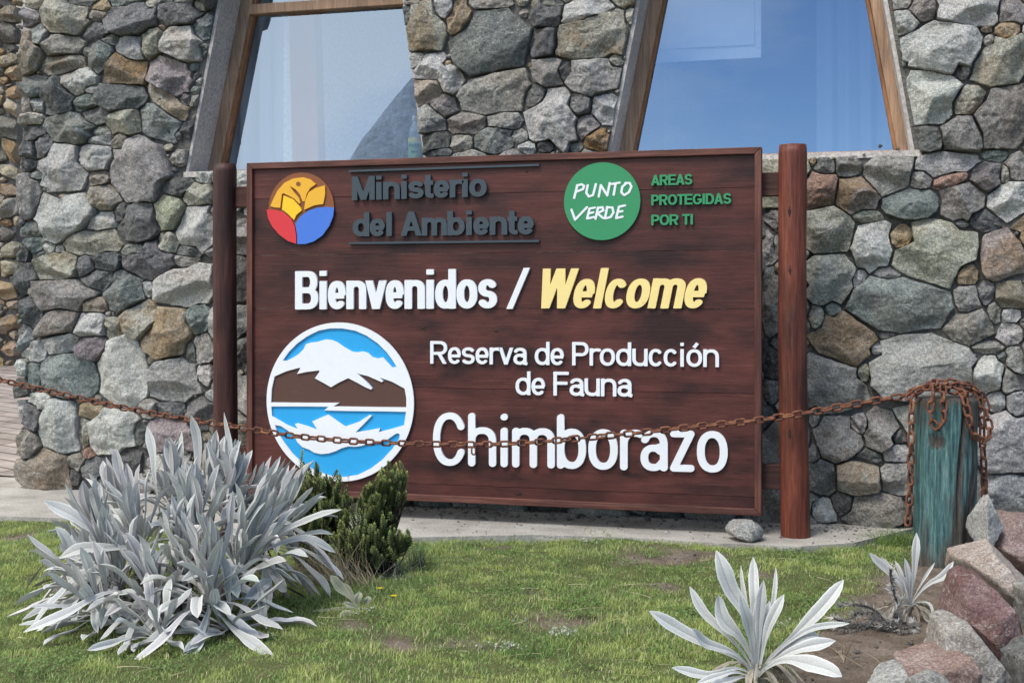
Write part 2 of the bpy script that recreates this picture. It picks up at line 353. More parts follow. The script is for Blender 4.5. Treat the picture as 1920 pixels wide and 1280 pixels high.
        edge = np.where(rings > .9, np.array([1]*12+[1, .97, .72, .0])[:NR], 1.0)[:, None]; H = H*edge; H[-1] = -.055
        V = np.stack([wx, H, wz], -1).reshape(-1, 3)
        idx = np.arange(NR*NA).reshape(NR, NA); nx = np.roll(idx, -1, 1)
        Fq = np.stack([idx[:-1], idx[1:], nx[1:], nx[:-1]], -1).reshape(-1, 4)[NA:]
        tri = np.stack([idx[0], idx[1], nx[1]], 1)
        c = np.array(PAL[codes[i]])*np.array(warm)*gen.uniform(.85, 1.35)*(1+gen.normal(0, .022, 3)); col = np.tile([*c, 1], (len(V), 1))
        e = np.tile([LICH[codes[i]]*gen.uniform(.5, 1.3), STAIN[codes[i]]*gen.uniform(.3, 1.3), gen.uniform(0, 1), 1], (len(V), 1))
        parts.append((V, [Fq, tri], {'tint': col, 'extra': e}))
    return merge(parts)

SEEDS = [  # zoom origin x, y, scale, rows cx cy rx ry rot code
(0, 0, 2.667, """345 95 105 95 5 k/130 85 60 45 10 p/665 100 140 75 -5 d/895 70 110 60 0 d/510 30 45 30 0 o/635 8 80 28 0 t/490 80 45 28 0 k/490 165 75 45 0 d/560 200 45 30 20 t/765 220 55 75 15 k/905 220 90 85 0 w/315 225 105 60 5 g/155 270 65 100 10 b/200 190 45 55 0 g/670 255 75 65 30 l/520 285 60 75 20 t/315 325 110 45 -3 b/635 360 110 90 10 o/845 390 95 100 40 p/385 415 95 65 -10 w/180 435 70 55 0 t/300 490 80 95 30 d/620 490 115 80 0 d/830 500 110 50 45 k/435 515 65 42 -5 t/476 450 50 22 0 w/200 530 40 40 0 l/140 530 35 45 0 g/360 645 120 75 8 t/490 580 75 45 5 d/645 610 85 70 0 k/795 610 100 85 20 t/165 595 60 35 0 k/505 660 50 25 0 g/510 705 65 25 0 l/175 665 60 40 0 d/610 710 40 45 0 b/225 730 45 60 0 d/330 850 110 125 10 w/480 790 100 65 0 l/700 850 135 165 -10 g/190 880 35 20 0 t/150 760 40 50 0 d/140 820 40 40 0 d/505 895 50 40 0 b/150 980 50 110 0 g/540 990 75 65 20 k/330 1080 150 110 0 l/320 985 25 18 0 o/710 1115 85 110 0 d/515 1110 85 45 -20 w/850 1060 75 85 20 k/1000 975 75 55 -15 k/1030 885 45 38 0 l/900 940 75 45 0 d/985 1150 90 110 0 l/165 1150 50 40 0 t/480 1210 130 65 5 k/850 1220 50 55 0 k/700 1255 90 40 0 g/170 1215 45 35 0 t/950 1260 60 40 0 d/610 1060 40 50 0 d/175 20 60 25 0 k/760 20 30 25 0 k/410 12 90 22 0 g/920 5 50 20 0 g/1010 30 40 30 0 g"""),
(0, 440, 2.4625, """275 155 95 60 0 k/700 120 125 85 10 d/405 150 40 55 20 d/500 120 65 50 0 d/865 120 55 38 0 g/460 210 85 48 0 d/585 260 90 85 -15 t/860 235 140 95 -10 w/310 285 145 80 0 g/690 250 28 35 0 l/445 325 70 40 -5 b/290 400 90 75 -30 g/430 415 78 65 0 l/530 430 42 50 0 k/675 400 100 85 -5 k/780 450 125 115 -40 o/930 395 58 70 0 t/290 500 85 50 -10 w/435 520 78 60 0 p/175 540 48 45 0 l/155 345 48 70 0 d/130 475 30 55 0 t/330 650 140 100 0 t/580 630 115 155 0 w/805 670 115 100 0 l/950 520 50 78 0 g/957 640 40 50 0 w/165 650 35 65 0 t/705 580 30 22 0 k/885 545 25 50 0 t/195 770 50 45 0 w/165 840 40 70 0 d/280 890 95 130 20 l/395 900 35 70 0 k/430 815 60 38 0 o/525 900 115 100 -15 w/690 800 50 40 0 g/800 810 75 45 0 d/930 830 70 65 0 d/800 920 110 70 0 p/150 980 55 75 0 g/220 1080 115 105 10 b/415 1010 28 28 0 r/440 1070 60 45 0 d/360 1050 40 40 0 g/350 1110 25 40 0 d/600 1040 45 60 0 d/650 910 28 50 0 d/250 1195 60 20 0 g"""),
(360, 0, 2.667, """1170 150 105 130 -10 k/1085 75 35 75 0 d/1105 20 50 20 0 g/1340 95 60 90 15 o/1490 220 180 180 10 d/1120 305 60 40 -20 g/1195 340 85 75 -25 l/1305 405 62 75 0 w/1175 455 85 60 5 b/1265 530 70 60 20 p/1205 605 65 75 15 g/1385 620 95 55 5 g/1525 460 190 100 -8 g/1560 610 85 45 0 g/1215 715 70 55 -10 d/1360 720 55 50 0 g/1510 700 100 70 -10 t/1635 685 45 35 0 g/1260 50 60 50 0 l/1490 15 120 40 0 g/1280 320 20 20 0 o/1240 765 60 25 0 d/1680 740 45 30 0 l"""),
(1000, 0, 3.556, """95 115 105 75 0 d/370 80 175 90 -15 l/75 290 90 105 20 d/400 235 240 150 -15 k/105 490 115 95 0 g/215 480 55 65 0 d/395 520 165 125 10 l/20 640 70 80 20 d/145 800 160 190 0 w/310 700 85 75 0 d/480 710 85 100 -20 l/355 845 70 75 0 g/430 940 80 65 0 o/90 975 60 40 0 d/650 110 35 60 0 w/130 20 60 35 0 g/20 30 25 40 0 b/290 985 40 30 0 g"""),
(1400, 0, 3.2, """900 25 80 35 0 g/1070 65 80 70 0 p/1310 70 200 95 5 l/1590 75 80 80 0 p/1190 290 230 160 5 l/1565 190 65 60 -20 o/1450 250 35 35 0 g/1530 370 190 130 -25 k/1110 590 160 190 -20 l/1295 430 45 45 0 p/1325 620 120 80 -30 k/1290 810 145 120 20 p/1530 720 180 180 30 p/1085 835 110 80 5 d/800 875 60 35 0 d/705 930 48 55 20 k/840 1030 140 140 5 g/1200 990 190 75 -5 l/1490 935 85 35 0 t/465 1000 65 55 20 d/620 995 80 75 40 g/1045 1080 65 60 0 g/1225 1080 110 50 -15 r/1440 1065 100 90 5 p/1550 1050 35 60 10 g/1620 1000 65 85 0 g/440 1140 110 110 15 r/660 1170 130 110 15 b/990 1220 170 80 0 t/1290 1200 130 110 0 p/1570 1200 120 100 -10 w/400 970 25 30 0 k/910 890 50 30 0 k"""),
(1400, 400, 3.556, """550 120 150 150 10 k/800 20 90 45 0 g/840 230 130 145 -10 w/1040 165 90 75 -15 o/1270 290 285 200 5 k/1690 290 150 140 0 b/1460 400 80 90 30 o/560 440 150 170 0 g/750 440 42 65 25 l/945 400 95 40 5 p/1035 610 345 180 3 t/1460 570 85 100 -10 g/1600 525 60 65 0 d/1470 765 155 110 -5 g/1760 540 110 85 10 b/1760 680 60 45 0 w/1650 660 40 70 0 g/1770 810 90 65 0 l/575 640 55 50 -20 t/470 700 55 80 0 k/650 840 225 160 30 o/940 810 60 28 -10 g/865 905 45 50 -20 l/1150 1020 345 220 0 l/780 1060 45 70 10 k/570 1130 210 170 20 g/155 240 50 100 0 g/170 600 65 220 0 g/170 1000 60 110 0 d/160 1180 60 80 0 g/200 210 30 60 0 g/1620 1080 120 110 0 l/1800 1000 70 120 0 g/1600 890 100 40 0 g"""),
(1520, 680, 3.2, """160 460 150 130 5 g/290 370 60 60 0 l/430 420 115 115 -15 g/520 440 60 50 0 d/505 535 75 65 0 w/340 560 90 45 0 d/285 690 145 115 20 k/500 690 90 100 0 l/60 680 110 100 -20 d/65 880 80 70 0 w/200 840 70 65 20 d/380 870 180 100 0 g/625 760 25 70 0 t/1170 480 160 190 0 l/1180 790 150 140 0 l/1230 240 60 90 0 l/1110 230 60 70 0 l/1200 100 90 80 0 g/620 640 30 90 0 g/20 540 40 70 0 g/20 330 30 60 0 g"""),
]
YW = 5.66
S0 = []; K0c = []
for ox, oy, z_, rows in SEEDS:
    for row in rows.split('/'):
        a = row.split(); cx, cy, rx, ry, rot = map(float, a[:5])
        px, py = ox+cx/z_, oy+cy/z_; p = atY(px, py, YW); d = rayd(px, py); t = YW/d.y
        sv = t/FPX; u = (px-960)/FPX; shx = sv/(CS+u*SN)*1.0
        S0.append([p.x, p.z, rx/z_*shx*1.09, ry/z_*sv*1.09, -R(rot)]); K0c.append(a[5])
def wp(px, py, Y=YW): p = atY(px, py, Y); return (p.x, p.z)
SILL = 1.593; TOPO = 2.78; WTOP = 3.15; XR = 2.3
def lineat(p, q, z): return p[0]+(q[0]-p[0])*(z-p[1])/(q[1]-p[1])
def opening(pl, ql, pr, qr, Y=YW):
    a, b, c, d = wp(*pl, Y), wp(*ql, Y), wp(*pr, Y), wp(*qr, Y)
    return [(lineat(a, b, SILL), SILL), (lineat(a, b, TOPO), TOPO), (lineat(c, d, TOPO), TOPO), (lineat(c, d, SILL), SILL)]
OP1 = opening((414, 0), (352, 320), (754, 0), (792, 285)); OP2 = opening((1200, 0), (1146, 278), (1656, 0), (1706, 272))
lp, lq = wp(46, 0), wp(37, 925); XL0, XL1 = lineat(lp, lq, 0), lineat(lp, lq, WTOP)
OUT = [(XL0-.02, -.02), (XL1, WTOP), (XR, WTOP), (XR, -.02)]
def grow(op, g): return [(op[0][0]-g, op[0][1]-.004), (op[1][0]-g, op[1][1]+g), (op[2][0]+.002, op[2][1]+g), (op[3][0]+.002, op[3][1]-.004)]
G1, G2 = grow(OP1, .015), [(OP2[0][0]-.015, SILL-.02), (OP2[1][0]-.015, TOPO+.02), (OP2[2][0]+.03, TOPO+.02), (OP2[3][0]+.03, SILL-.02)]
def inside_front(P): return inpoly(P, OUT) & ~inpoly(P, G1) & ~inpoly(P, G2)
g1 = np.random.default_rng(5)
S1, add = fill_seeds(S0, inside_front, (XL0, XR, 0, WTOP), [.13, .10, .075, .055, .04, .028, .020, .014, .010], 2200, 'ggdlkbpwtdgk', g1, tight=.70)
VS, FS, CSs = build_stones(S1, K0c+add, inside_front, g1)
def to_front(V): return np.stack([V[:, 0], YW-V[:, 1], V[:, 2]], 1)

building = thing('stone_building', 'grey fieldstone building wall with two slanted windows behind the welcome sign', 'building', ((XL0+XR)/2, YW, 0))
BL = Vector(building.location)
def bpart(name, me, m, parent=None):
    o = link(name, me, m, parent or building)
    if parent is None: o.location = -BL
    return o
bpart('stone_facing', npmesh('stone_facing', to_front(VS), FS, True, CSs), M_STONE)
# end face of the wall, same masonry turned round the corner
Sx, addx = fill_seeds([], lambda P: (P[:, 0] > -.02) & (P[:, 0] < .62) & (P[:, 1] > 0) & (P[:, 1] < WTOP), (0, .6, 0, WTOP), [.12, .09, .06, .04, .025], 500, 'ggdlkbpwt', g1)
ins_e = lambda P: (P[..., 0] > .0) & (P[..., 0] < .62) & (P[..., 1] > -.01) & (P[..., 1] < WTOP)
VE, FE, CE = build_stones(Sx, addx, ins_e, g1)
VE2 = np.stack([XL0+(XL1-XL0)*VE[:, 2]/WTOP+.055-VE[:, 1], YW+.02+VE[:, 0], VE[:, 2]], 1)
bpart('end_facing', npmesh('end_facing', VE2, [f[:, ::-1] for f in FE], True, CE), M_STONE)
# mortar core with the window openings, .36 thick
def prism(poly, y0, y1):
    n = len(poly); V = [(x, y0, z) for x, z in poly]+[(x, y1, z) for x, z in poly]
    return V, [tuple(range(n)), tuple(range(2*n-1, n-1, -1))]+[(i, i+n, (i+1) % n+n, (i+1) % n) for i in range(n)]
def prisms(name, polys, y0, y1):
    V = []; F = []
    for p in polys:
        v, f = prism(p, y0, y1); F += [tuple(i+len(V) for i in q) for q in f]; V += v
    me = bpy.data.meshes.new(name); me.from_pydata(V, [], F); bm = bmesh.new(); bm.from_mesh(me); bmesh.ops.recalc_face_normals(bm, faces=bm.faces); bm.to_mesh(me); bm.free(); return me
xl = XL0+.06; xl1 = XL1+.06; e = .0006
core = [[(xl, 0), (xl+(xl1-xl)*(SILL-.03)/WTOP, SILL-.03), (XR, SILL-.03), (XR, 0)],
        [(xl+(xl1-xl)*SILL/WTOP, SILL-.03+e), (xl1, TOPO), (OP1[1][0]-.02, TOPO), (OP1[0][0]-.02, SILL-.03+e)],
        [(OP1[3][0]+.02, SILL-.03+e), (OP1[2][0]+.02, TOPO), (OP2[1][0]-.02, TOPO), (OP2[0][0]-.02, SILL-.03+e)],
        [(OP2[3][0]+.02, SILL-.03+e), (OP2[2][0]+.02, TOPO), (XR, TOPO), (XR, SILL-.03+e)],
        [(xl1, TOPO+e), (xl1, WTOP), (XR, WTOP), (XR, TOPO+e)]]
bpart('mortar_bed', prisms('mortar_bed', core, YW+.005, YW+.40), M_MORTAR)
# plaster reveals round the openings (jamb faces and sills), a little proud of the mortar
rv = []
for OP, rr in ((OP1, .02), (OP2, .045)):
    a, b, c, d = OP
    rv.append([(a[0]-.021, SILL), (b[0]-.021, TOPO), (b[0]+.0, TOPO), (a[0]+.0, SILL)])
    rv.append([(d[0]+.0, SILL), (c[0]+.0, TOPO), (c[0]+rr, TOPO), (d[0]+rr, SILL)])
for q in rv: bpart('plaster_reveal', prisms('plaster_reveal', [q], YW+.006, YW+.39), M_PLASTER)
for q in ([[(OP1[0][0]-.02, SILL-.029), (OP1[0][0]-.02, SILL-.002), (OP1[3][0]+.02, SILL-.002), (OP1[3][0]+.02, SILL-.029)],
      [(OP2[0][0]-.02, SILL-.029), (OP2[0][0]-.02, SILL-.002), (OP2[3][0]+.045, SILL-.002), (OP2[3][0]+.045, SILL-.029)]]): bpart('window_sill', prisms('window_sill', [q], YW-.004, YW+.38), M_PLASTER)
# windows: slanted jambs, transom, pane
def window(OP, trans_z, jw):
    yf = YW+.185
    a, b, c, d = [Vector((x, yf+.04, z)) for x, z in OP]
    bx = [beam(a+Vector((jw/2, 0, .0)), b+Vector((jw/2, 0, 0)), jw, .07), beam(d-Vector((jw/2-.012, 0, .0)), c-Vector((jw/2-.012, 0, 0)), jw*.85, .07)]
    fr = bpy.data.objects.new('window', None); C.objects.link(fr); fr.parent = building; fr.location = -BL
    for q in bx: link('jamb', boxmesh('jamb', [q], .003), M_JAMB, fr)
    f = lambda z: (a.x+(b.x-a.x)*(z-SILL)/(TOPO-SILL)+jw, d.x+(c.x-d.x)*(z-SILL)/(TOPO-SILL)-jw*.8)
    x0, x1 = f(trans_z)
    if trans_z < TOPO-.1:
        link('transom', boxmesh('transom', [beam((x0-.005, yf+.036, trans_z), (x1, yf+.036, trans_z), .05, .062)], .003), M_JAMB, fr)
    x0, x1 = f(SILL+.02)
    link('bottom_rail', boxmesh('bottom_rail', [beam((x0, yf+.045, SILL+.012), (x1, yf+.045, SILL+.012), .026, .05)], .003), M_JAMB, fr)
    iw = .016
    ib = [beam(a+Vector((jw+iw/2, .012, .026)), b+Vector((jw+iw/2, .012, 0)), iw, .05), beam(d-Vector((jw*.8+iw/2, -.012, -.026)), c-Vector((jw*.8+iw/2, -.012, 0)), iw, .05)]
    for q in ib: link('glazing_bead', boxmesh('glazing_bead', [q], .002), M_JAMBO, fr)
    pv = [(a.x+jw*.6, yf+.055, SILL+.002), (d.x-jw*.5, yf+.055, SILL+.002), (c.x-jw*.5, yf+.055, TOPO), (b.x+jw*.6, yf+.055, TOPO)]
    me = bpy.data.meshes.new('window_pane'); me.from_pydata(pv, [], [(0, 1, 2, 3)]); link('window_pane', me, M_GLASS, fr)
    return fr
zt = atY(600, 10, YW+.2).z
window(OP1, zt, .062); window(OP2, TOPO, .062)
# room behind the glass: floor, back and side walls, ceiling, a pillar and a back window opening
M_ROOM = earthy('interior_plaster', (.24, .26, .29), (.3, .32, .35), 2, 40, .002)
M_PINK = paint('interior_orange_beam', (.80, .28, .13))
yb = 8.6
room = [((-1.1, (YW+yb)/2, .0), (3.05, (yb-YW)/2-.25, .02), None), ((-1.1, (YW+yb)/2+.1, WTOP), (3.1, (yb-YW)/2-.15, .03), None),
        ((2.0, (YW+yb)/2+.1, WTOP/2), (.04, (yb-YW)/2-.32, WTOP/2-.05), None), ((-2.0, yb, WTOP/2), (3.9, .05, WTOP/2-.04), None), ((-1.35, 7.35, WTOP/2), (.05, 1.1, WTOP/2-.04), None)]
for q in room: bpart('interior_wall', boxmesh('interior_wall', [q], 0), M_ROOM)
p1, p2 = atY(575, 100, 6.25), atY(597, 300, 6.25)
bpart('interior_pillar', boxmesh('interior_pillar', [beam((p2.x, 6.25, 0), (p1.x-.03, 6.25, WTOP-.05), .15, .1)], .004), M_PINK)

# ------------------------------------------------------------------ things behind the glass
def curtain(name, x0, x1, z0, z1, y, folds, label, col):
    n = int(folds*12); xs = np.linspace(x0, x1, n); V = []
    for z in np.linspace(z0, z1, 12):
        V.append(np.stack([xs, y+.018*np.sin(np.arange(n)/12*2*np.pi+z*.4)+.006*np.sin(np.arange(n)*.9+z), np.full(n, z)], 1))
    V = np.concatenate(V); i = np.arange(12*n).reshape(12, n); F = np.stack([i[:-1, :-1], i[:-1, 1:], i[1:, 1:], i[1:, :-1]], -1).reshape(-1, 4)
    m, t, b = mat(name+'_cloth', .9, .1); b.inputs['Base Color'].default_value = (*col, 1)
    o = link(name, npmesh(name, V, F), m); rebase(o, ((x0+x1)/2, y, z0)); return tag(o, label, 'curtain')
a, b_ = atY(1215, 130, 6.15), atY(1432, 130, 6.15)
M_PAPER = paint('poster_paper', (.55, .58, .60))
po = link('notice_sheet', boxmesh('notice_sheet', [(((a.x+b_.x)/2, 6.0, a.z+.33), ((b_.x-a.x)/2, .003, .33), None), (((a.x+b_.x)/2, 5.993, a.z+.34), ((b_.x-a.x)/2-.03, .003, .28), None)], .0008), M_PAPER)
tag(rebase(po, ((a.x+b_.x)/2, 6.0, a.z)), 'large pale framed sheet hanging inside the blue right window', 'notice')
c1 = atY(1530, 200, 6.3); c2 = atY(1680, 200, 6.3)
curtain('curtain', c1.x, c2.x+.1, .9, 2.8, 6.35, 5, 'pale folded curtain inside the right-hand window near its slanted frame', (.27, .29, .33))
c1 = atY(440, 200, 6.3); c2 = atY(560, 200, 6.3)
curtain('curtain', c1.x-.15, c2.x-.02, .9, 2.8, 6.16, 5, 'white folded curtain inside the left window beside the orange pillar', (.82, .82, .80))
# tea bottle standing on the sill inside the left window
bp_ = atY(778, 292, YW+.31); sB = bp_.y/rayd(778, 292).y/FPX
def lathe(prof, n=28):
    V = np.array([[r*math.cos(2*math.pi*k/n), r*math.sin(2*math.pi*k/n), z] for r, z in prof for k in range(n)]); i = np.arange(len(prof)*n).reshape(len(prof), n); nx = np.roll(i, -1, 1)
    return V, np.stack([i[:-1], nx[:-1], nx[1:], i[1:]], -1).reshape(-1, 4)
bt = thing('bottle', 'clear plastic tea bottle with green label on the left window sill', 'bottle', (bp_.x, bp_.y, SILL))
bh = atY(778, 218, YW+.31).z-SILL; br = 12.5*sB
mB, tB, bB = mat('clear_plastic', .1, .5); bB.inputs['Base Color'].default_value = (.55, .66, .72, 1); bB.inputs['Transmission Weight'].default_value = .6
v, f = lathe([(.001, 0), (br*.85, 0), (br, .012), (br, bh*.30), (br*.95, bh*.33), (br, bh*.36), (br, bh*.62), (br*.93, bh*.72), (br*.6, bh*.83), (br*.36, bh*.88), (br*.36, bh*.9), (.001, bh*.9)])
link('body', npmesh('body', v, f), mB, bt)
v, f = lathe([(.001, bh), (br*.40, bh), (br*.42, bh*.995), (br*.42, bh*.90), (.001, bh*.9)]); link('cap', npmesh('cap', v, f), P_WHITE, bt)
mL, tL, bL = mat('bottle_label', .5); vL = coords(tL); sp = N(tL, 'SeparateXYZ'); tL.links.new(vL, sp.inputs[0])
mr_ = N(tL, 'MapRange'); mr_.inputs['From Max'].default_value = bh*.62; tL.links.new(sp.outputs['Z'], mr_.inputs[0])
tL.links.new(ramp(tL, mr_.outputs[0], [(.1, (.55, .20, .13)), (.30, (.35, .33, .15)), (.45, (.20, .42, .22)), (.8, (.22, .46, .26)), (.9, (.62, .55, .12))]), bL.inputs['Base Color'])
v, f = lathe([(br+.0008, bh*.02), (br+.0008, bh*.60)]); lab = link('label_sleeve', npmesh('label_sleeve', v, f), mL, bt)

# ------------------------------------------------------------------ lettering: stroked glyphs -> outlines
XH = .735
def arc(cx, cy, rx, ry, a0, a1, n=26, p=2.25):
    o = []
    for k in range(n+1):
        a = R(a0+(a1-a0)*k/n); c, s = math.cos(a), math.sin(a)
        o.append((cx+rx*math.copysign(abs(c)**(2/p), c), cy+ry*math.copysign(abs(s)**(2/p), s)))
    return o
ADV = dict(M=.833, i=.278, n=.611, s=.556, t=.333, e=.556, r=.389, o=.611, d=.611, l=.278, A=.722, m=.889, b=.611, R=.722, E=.667, S=.667, P=.667, O=.778, T=.611,
           G=.778, I=.278, D=.722, B=.722, v=.556, W=.944, c=.556, C=.722, h=.611, a=.556, z=.5, F=.611, u=.611)
ADV.update({' ': .278, '/': .278, 'ó': .611, 'U': .722, 'Z': .611, 'f': .333})
def glyph(ch, W, hx, hy, rd):
    """list of (polyline, clip height or None)"""
    L = []; x2 = W-hx; H = 1.0
    def st(*p, clip=None): L.append((list(p), clip))
    def vs(x, y0, y1):
        if rd: y0, y1 = y0+hy, y1-hy
        st((x, y0), (x, y1))
    def hs(y, x0, x1):
        if rd: x0, x1 = x0+hx, x1-hx
        st((x0, y), (x1, y))
    bowl = lambda cx, rx: arc(cx, XH/2, rx, XH/2-hy, 0, 360, 48)
    if ch in 'oó':
        L.append((bowl(W/2, W/2-hx), None))
        if ch == 'ó': st((W*.48, .80), (W*.70, .98))
    elif ch == 'O': L.append((arc(W/2, .5, W/2-hx, .5-hy, 0, 360, 60), None))
    elif ch == 'e':
        L.append((arc(W/2, XH/2, W/2-hx, XH/2-hy, 0, 318, 46), None)); hs(XH*.475, hx*.6, x2+hx*.5) if not rd else st((hx, XH*.475), (x2, XH*.475))
    elif ch == 'c': L.append((arc(W/2, XH/2, W/2-hx, XH/2-hy, 38, 322, 40), None))
    elif ch == 'C': L.append((arc(W/2, .5, W/2-hx, .5-hy, 38 if not rd else 30, 322 if not rd else 330, 50), None))
    elif ch == 'G':
        L.append((arc(W/2, .5, W/2-hx, .5-hy, 42, 335, 50), None)); hs(.47, W*.52, W); vs(x2, .2, .47)
    elif ch in 'bd':
        L.append((bowl(W/2, W/2-hx), None)); vs(hx if ch == 'b' else x2, 0, 1)
    elif ch in 'nhm':
        vs(hx, 0, 1 if ch == 'h' else XH)
        xs = [(hx, x2)] if ch != 'm' else [(hx, W/2), (W/2, x2)]
        for a, b in xs:
            r = (b-a)/2; y0 = XH-hy-min(r*.95, .3); L.append(([(a, y0-.05)]+arc((a+b)/2, y0, r, XH-hy-y0, 180, 0, 24)+[(b, hy if rd else 0)], None))
    elif ch == 'u':
        vs(x2, 0, XH); r = (x2-hx)/2; y0 = hy+min(r*.95, .3); L.append(([(hx, XH-(hy if rd else 0))]+arc(W/2, y0, r, y0-hy, 180, 360, 24), None))
    elif ch == 'r':
        vs(hx, 0, XH); r = (W-hx)*.75; y0 = XH-hy-.2; L.append(([(hx, y0-.1)]+arc(hx+r, y0, r, .2, 180, 62, 16), None))
    elif ch in 'il':
        if ch == 'l': vs(W/2, 0, 1)
        else:
            vs(W/2, 0, XH)
            if rd: st((W/2, 1-hy*1.15), (W/2+.001, 1-hy*1.1))
            else: vs(W/2, 1-max(hy*1.7, .13), 1)
    elif ch == 't':
        L.append(([(W*.42, .95), (W*.42, hy+.13)]+arc(W*.42+.17, hy+.13, .17, .13, 180, 262, 10)+[(W, hy)], None)); hs(XH-hy, 0, W)
    elif ch == 's' or ch == 'S':
        h = XH if ch == 's' else 1.0; ry = (h-2*hy)/4; rx = W/2-hx
        L.append((arc(W/2, h-hy-ry, rx*.95, ry, 22, 268, 30, 2.1)+arc(W/2, hy+ry, rx, ry, 88, -158, 30, 2.1), None))
    elif ch == 'a':
        vs(x2, 0, XH*.6); L.append((arc(W/2, XH-hy-.2, x2-W/2, .2, 158, 0, 20)+[(x2, XH*.5)], None))
        ry = (XH*.56-hy)/2; L.append((arc(W*.47, hy+ry, W*.47-hx, ry, 40, 320, 30)+[(x2, hy+ry*.75)], None)); st((W*.55, XH*.555), (x2, XH*.62))
        if not rd: st((x2, hx*.5+.02), (W+hx*.35, hy*.5))
    elif ch == 'v':
        k = hx*.9; st((k-.06, XH+.12), (W/2, -.0), clip=XH); st((W-k+.06, XH+.12), (W/2, -.0), clip=XH)
    elif ch == 'z':
        if rd: st((hx, XH-hy), (x2, XH-hy), (hx, hy), (x2, hy))
        else: hs(XH-hy, 0, W); hs(hy, 0, W); st((W-hx, XH-hy), (hx, hy))
    elif ch == 'A':
        k = hx*.95; st((k-.04, -.09), (W/2, 1.0), clip=1); st((W-k+.04, -.09), (W/2, 1.0), clip=1); hs(.30, W*.24, W*.76)
    elif ch == 'M': vs(hx, 0, 1); vs(x2, 0, 1); st((hx*.9, 1.06), (W/2, .02), clip=1); st((W-hx*.9, 1.06), (W/2, .02), clip=1)
    elif ch == 'N': vs(hx, 0, 1); vs(x2, 0, 1); st((hx, 1.02), (x2, -.02), clip=1)
    elif ch == 'W':
        q = W*.27
        for a, b in (((hx*.7, 1.08), (q, -.02)), ((W/2, 1.08), (q, -.02)), ((W/2, 1.08), (W-q, -.02)), ((W-hx*.7, 1.08), (W-q, -.02))): st(a, b, clip=1)
    elif ch == '/': st((-.02, -.1), (W+.02, 1.1), clip=1)
    elif ch in 'EF':
        vs(hx, 0, 1); hs(1-hy, 0, W); hs(.52, 0, W*.92)
        if ch == 'E': hs(hy, 0, W)
    elif ch == 'T': vs(W/2, 0, 1); hs(1-hy, 0, W)
    elif ch == 'I': vs(W/2, 0, 1)
    elif ch in 'PRBD':
        vs(hx, 0, 1)
        if ch == 'D': L.append(([(hx*.6, 1-hy), (W*.45, 1-hy)]+arc(W*.45, .5, x2-W*.45, .5-hy, 90, -90, 30)+[(hx*.6, hy)], None))
        else:
            yb_ = .5 if ch == 'B' else .46; ry = (1-hy-yb_)/2; xr = x2-(W*.04 if ch == 'B' else 0)
            L.append(([(hx*.6, 1-hy), (W*.55, 1-hy)]+arc(W*.55, yb_+ry, xr-W*.55, ry, 90, -90, 24)+[(hx*.6, yb_)], None))
            if ch == 'B': ry = (yb_-hy)/2; L.append(([(hx*.6, yb_), (W*.55, yb_)]+arc(W*.55, hy+ry, x2-W*.55, ry, 90, -90, 24)+[(hx*.6, hy)], None))
            if ch == 'R': st((W*.50, yb_+.02), (W-hx*1.0, -.06), clip=1)
    return L
def field(X, Y, strokes, hx, hy, rd):
    f = np.full(X.shape, 9.0)
    for pts, clip in strokes:
        P = np.array(pts)/np.array([hx, hy]); x, y = X/hx, Y/hy; g = np.full(X.shape, 9.0); n = len(P)-1
        closed = np.hypot(*(P[0]-P[-1])) < 1e-6
        for i in range(n):
            a, b = P[i], P[i+1]; d = b-a; l = np.hypot(*d)
            if l < 1e-9: continue
            d = d/l; al = (x-a[0])*d[0]+(y-a[1])*d[1]; pe = np.abs((x-a[0])*d[1]-(y-a[1])*d[0])
            ac = np.clip(al, 0, l); v = np.hypot(pe, al-ac)-1
            if not rd and not closed:
                if i == 0: v = np.where(al < 0, np.maximum(pe-1, -al), v)
                if i == n-1: v = np.where(al > l, np.maximum(pe-1, al-l), v)
            g = np.minimum(g, v)
        g = g*min(hx, hy)
        if clip is not None: g = np.maximum(g, np.maximum(-Y, Y-clip))
        f = np.minimum(f, g)
    return f
def contours(f, x0, y0, st):
    ny, nx = f.shape; seg = {}; f = np.where(np.abs(f) < 1e-6, 1e-6, f); ins = f < 0
    code = ins[:-1, :-1]*1+ins[:-1, 1:]*2+ins[1:, 1:]*4+ins[1:, :-1]*8
    T = {1: [(3, 0)], 2: [(0, 1)], 3: [(3, 1)], 4: [(1, 2)], 5: [(3, 2), (1, 0)], 6: [(0, 2)], 7: [(3, 2)], 8: [(2, 3)], 9: [(2, 0)], 10: [(0, 3), (2, 1)], 11: [(2, 1)], 12: [(1, 3)], 13: [(1, 0)], 14: [(0, 3)]}
    def eid(i, j, e): return ((i, j, 0), (i, j+1, 1), (i+1, j, 0), (i, j, 1))[e]
    def pt(k):
        i, j, h = k; i2, j2 = (i, j+1) if h == 0 else (i+1, j); a, b = f[i, j], f[i2, j2]; t = a/(a-b)
        return (x0+st*(j+(j2-j)*t), y0+st*(i+(i2-i)*t))
    for i, j in np.argwhere((code > 0) & (code < 15)):
        for a, b in T[int(code[i, j])]: seg[eid(i, j, a)] = eid(i, j, b)
    loops = []
    while seg:
        k0 = next(iter(seg)); k = k0; lp_ = []
        while k in seg: lp_.append(pt(k)); k = seg.pop(k)
        if len(lp_) > 5: loops.append(lp_)
    return loops
YB = 5.273                                                              # face of the sign's frame
YP = YB+.016                                                            # face of its planks
sign = thing('welcome_sign', 'large dark red wooden welcome sign on two round posts', 'sign', (atY(945, 640, YB).x, YB+.06, 0))
SL = Vector(sign.location)
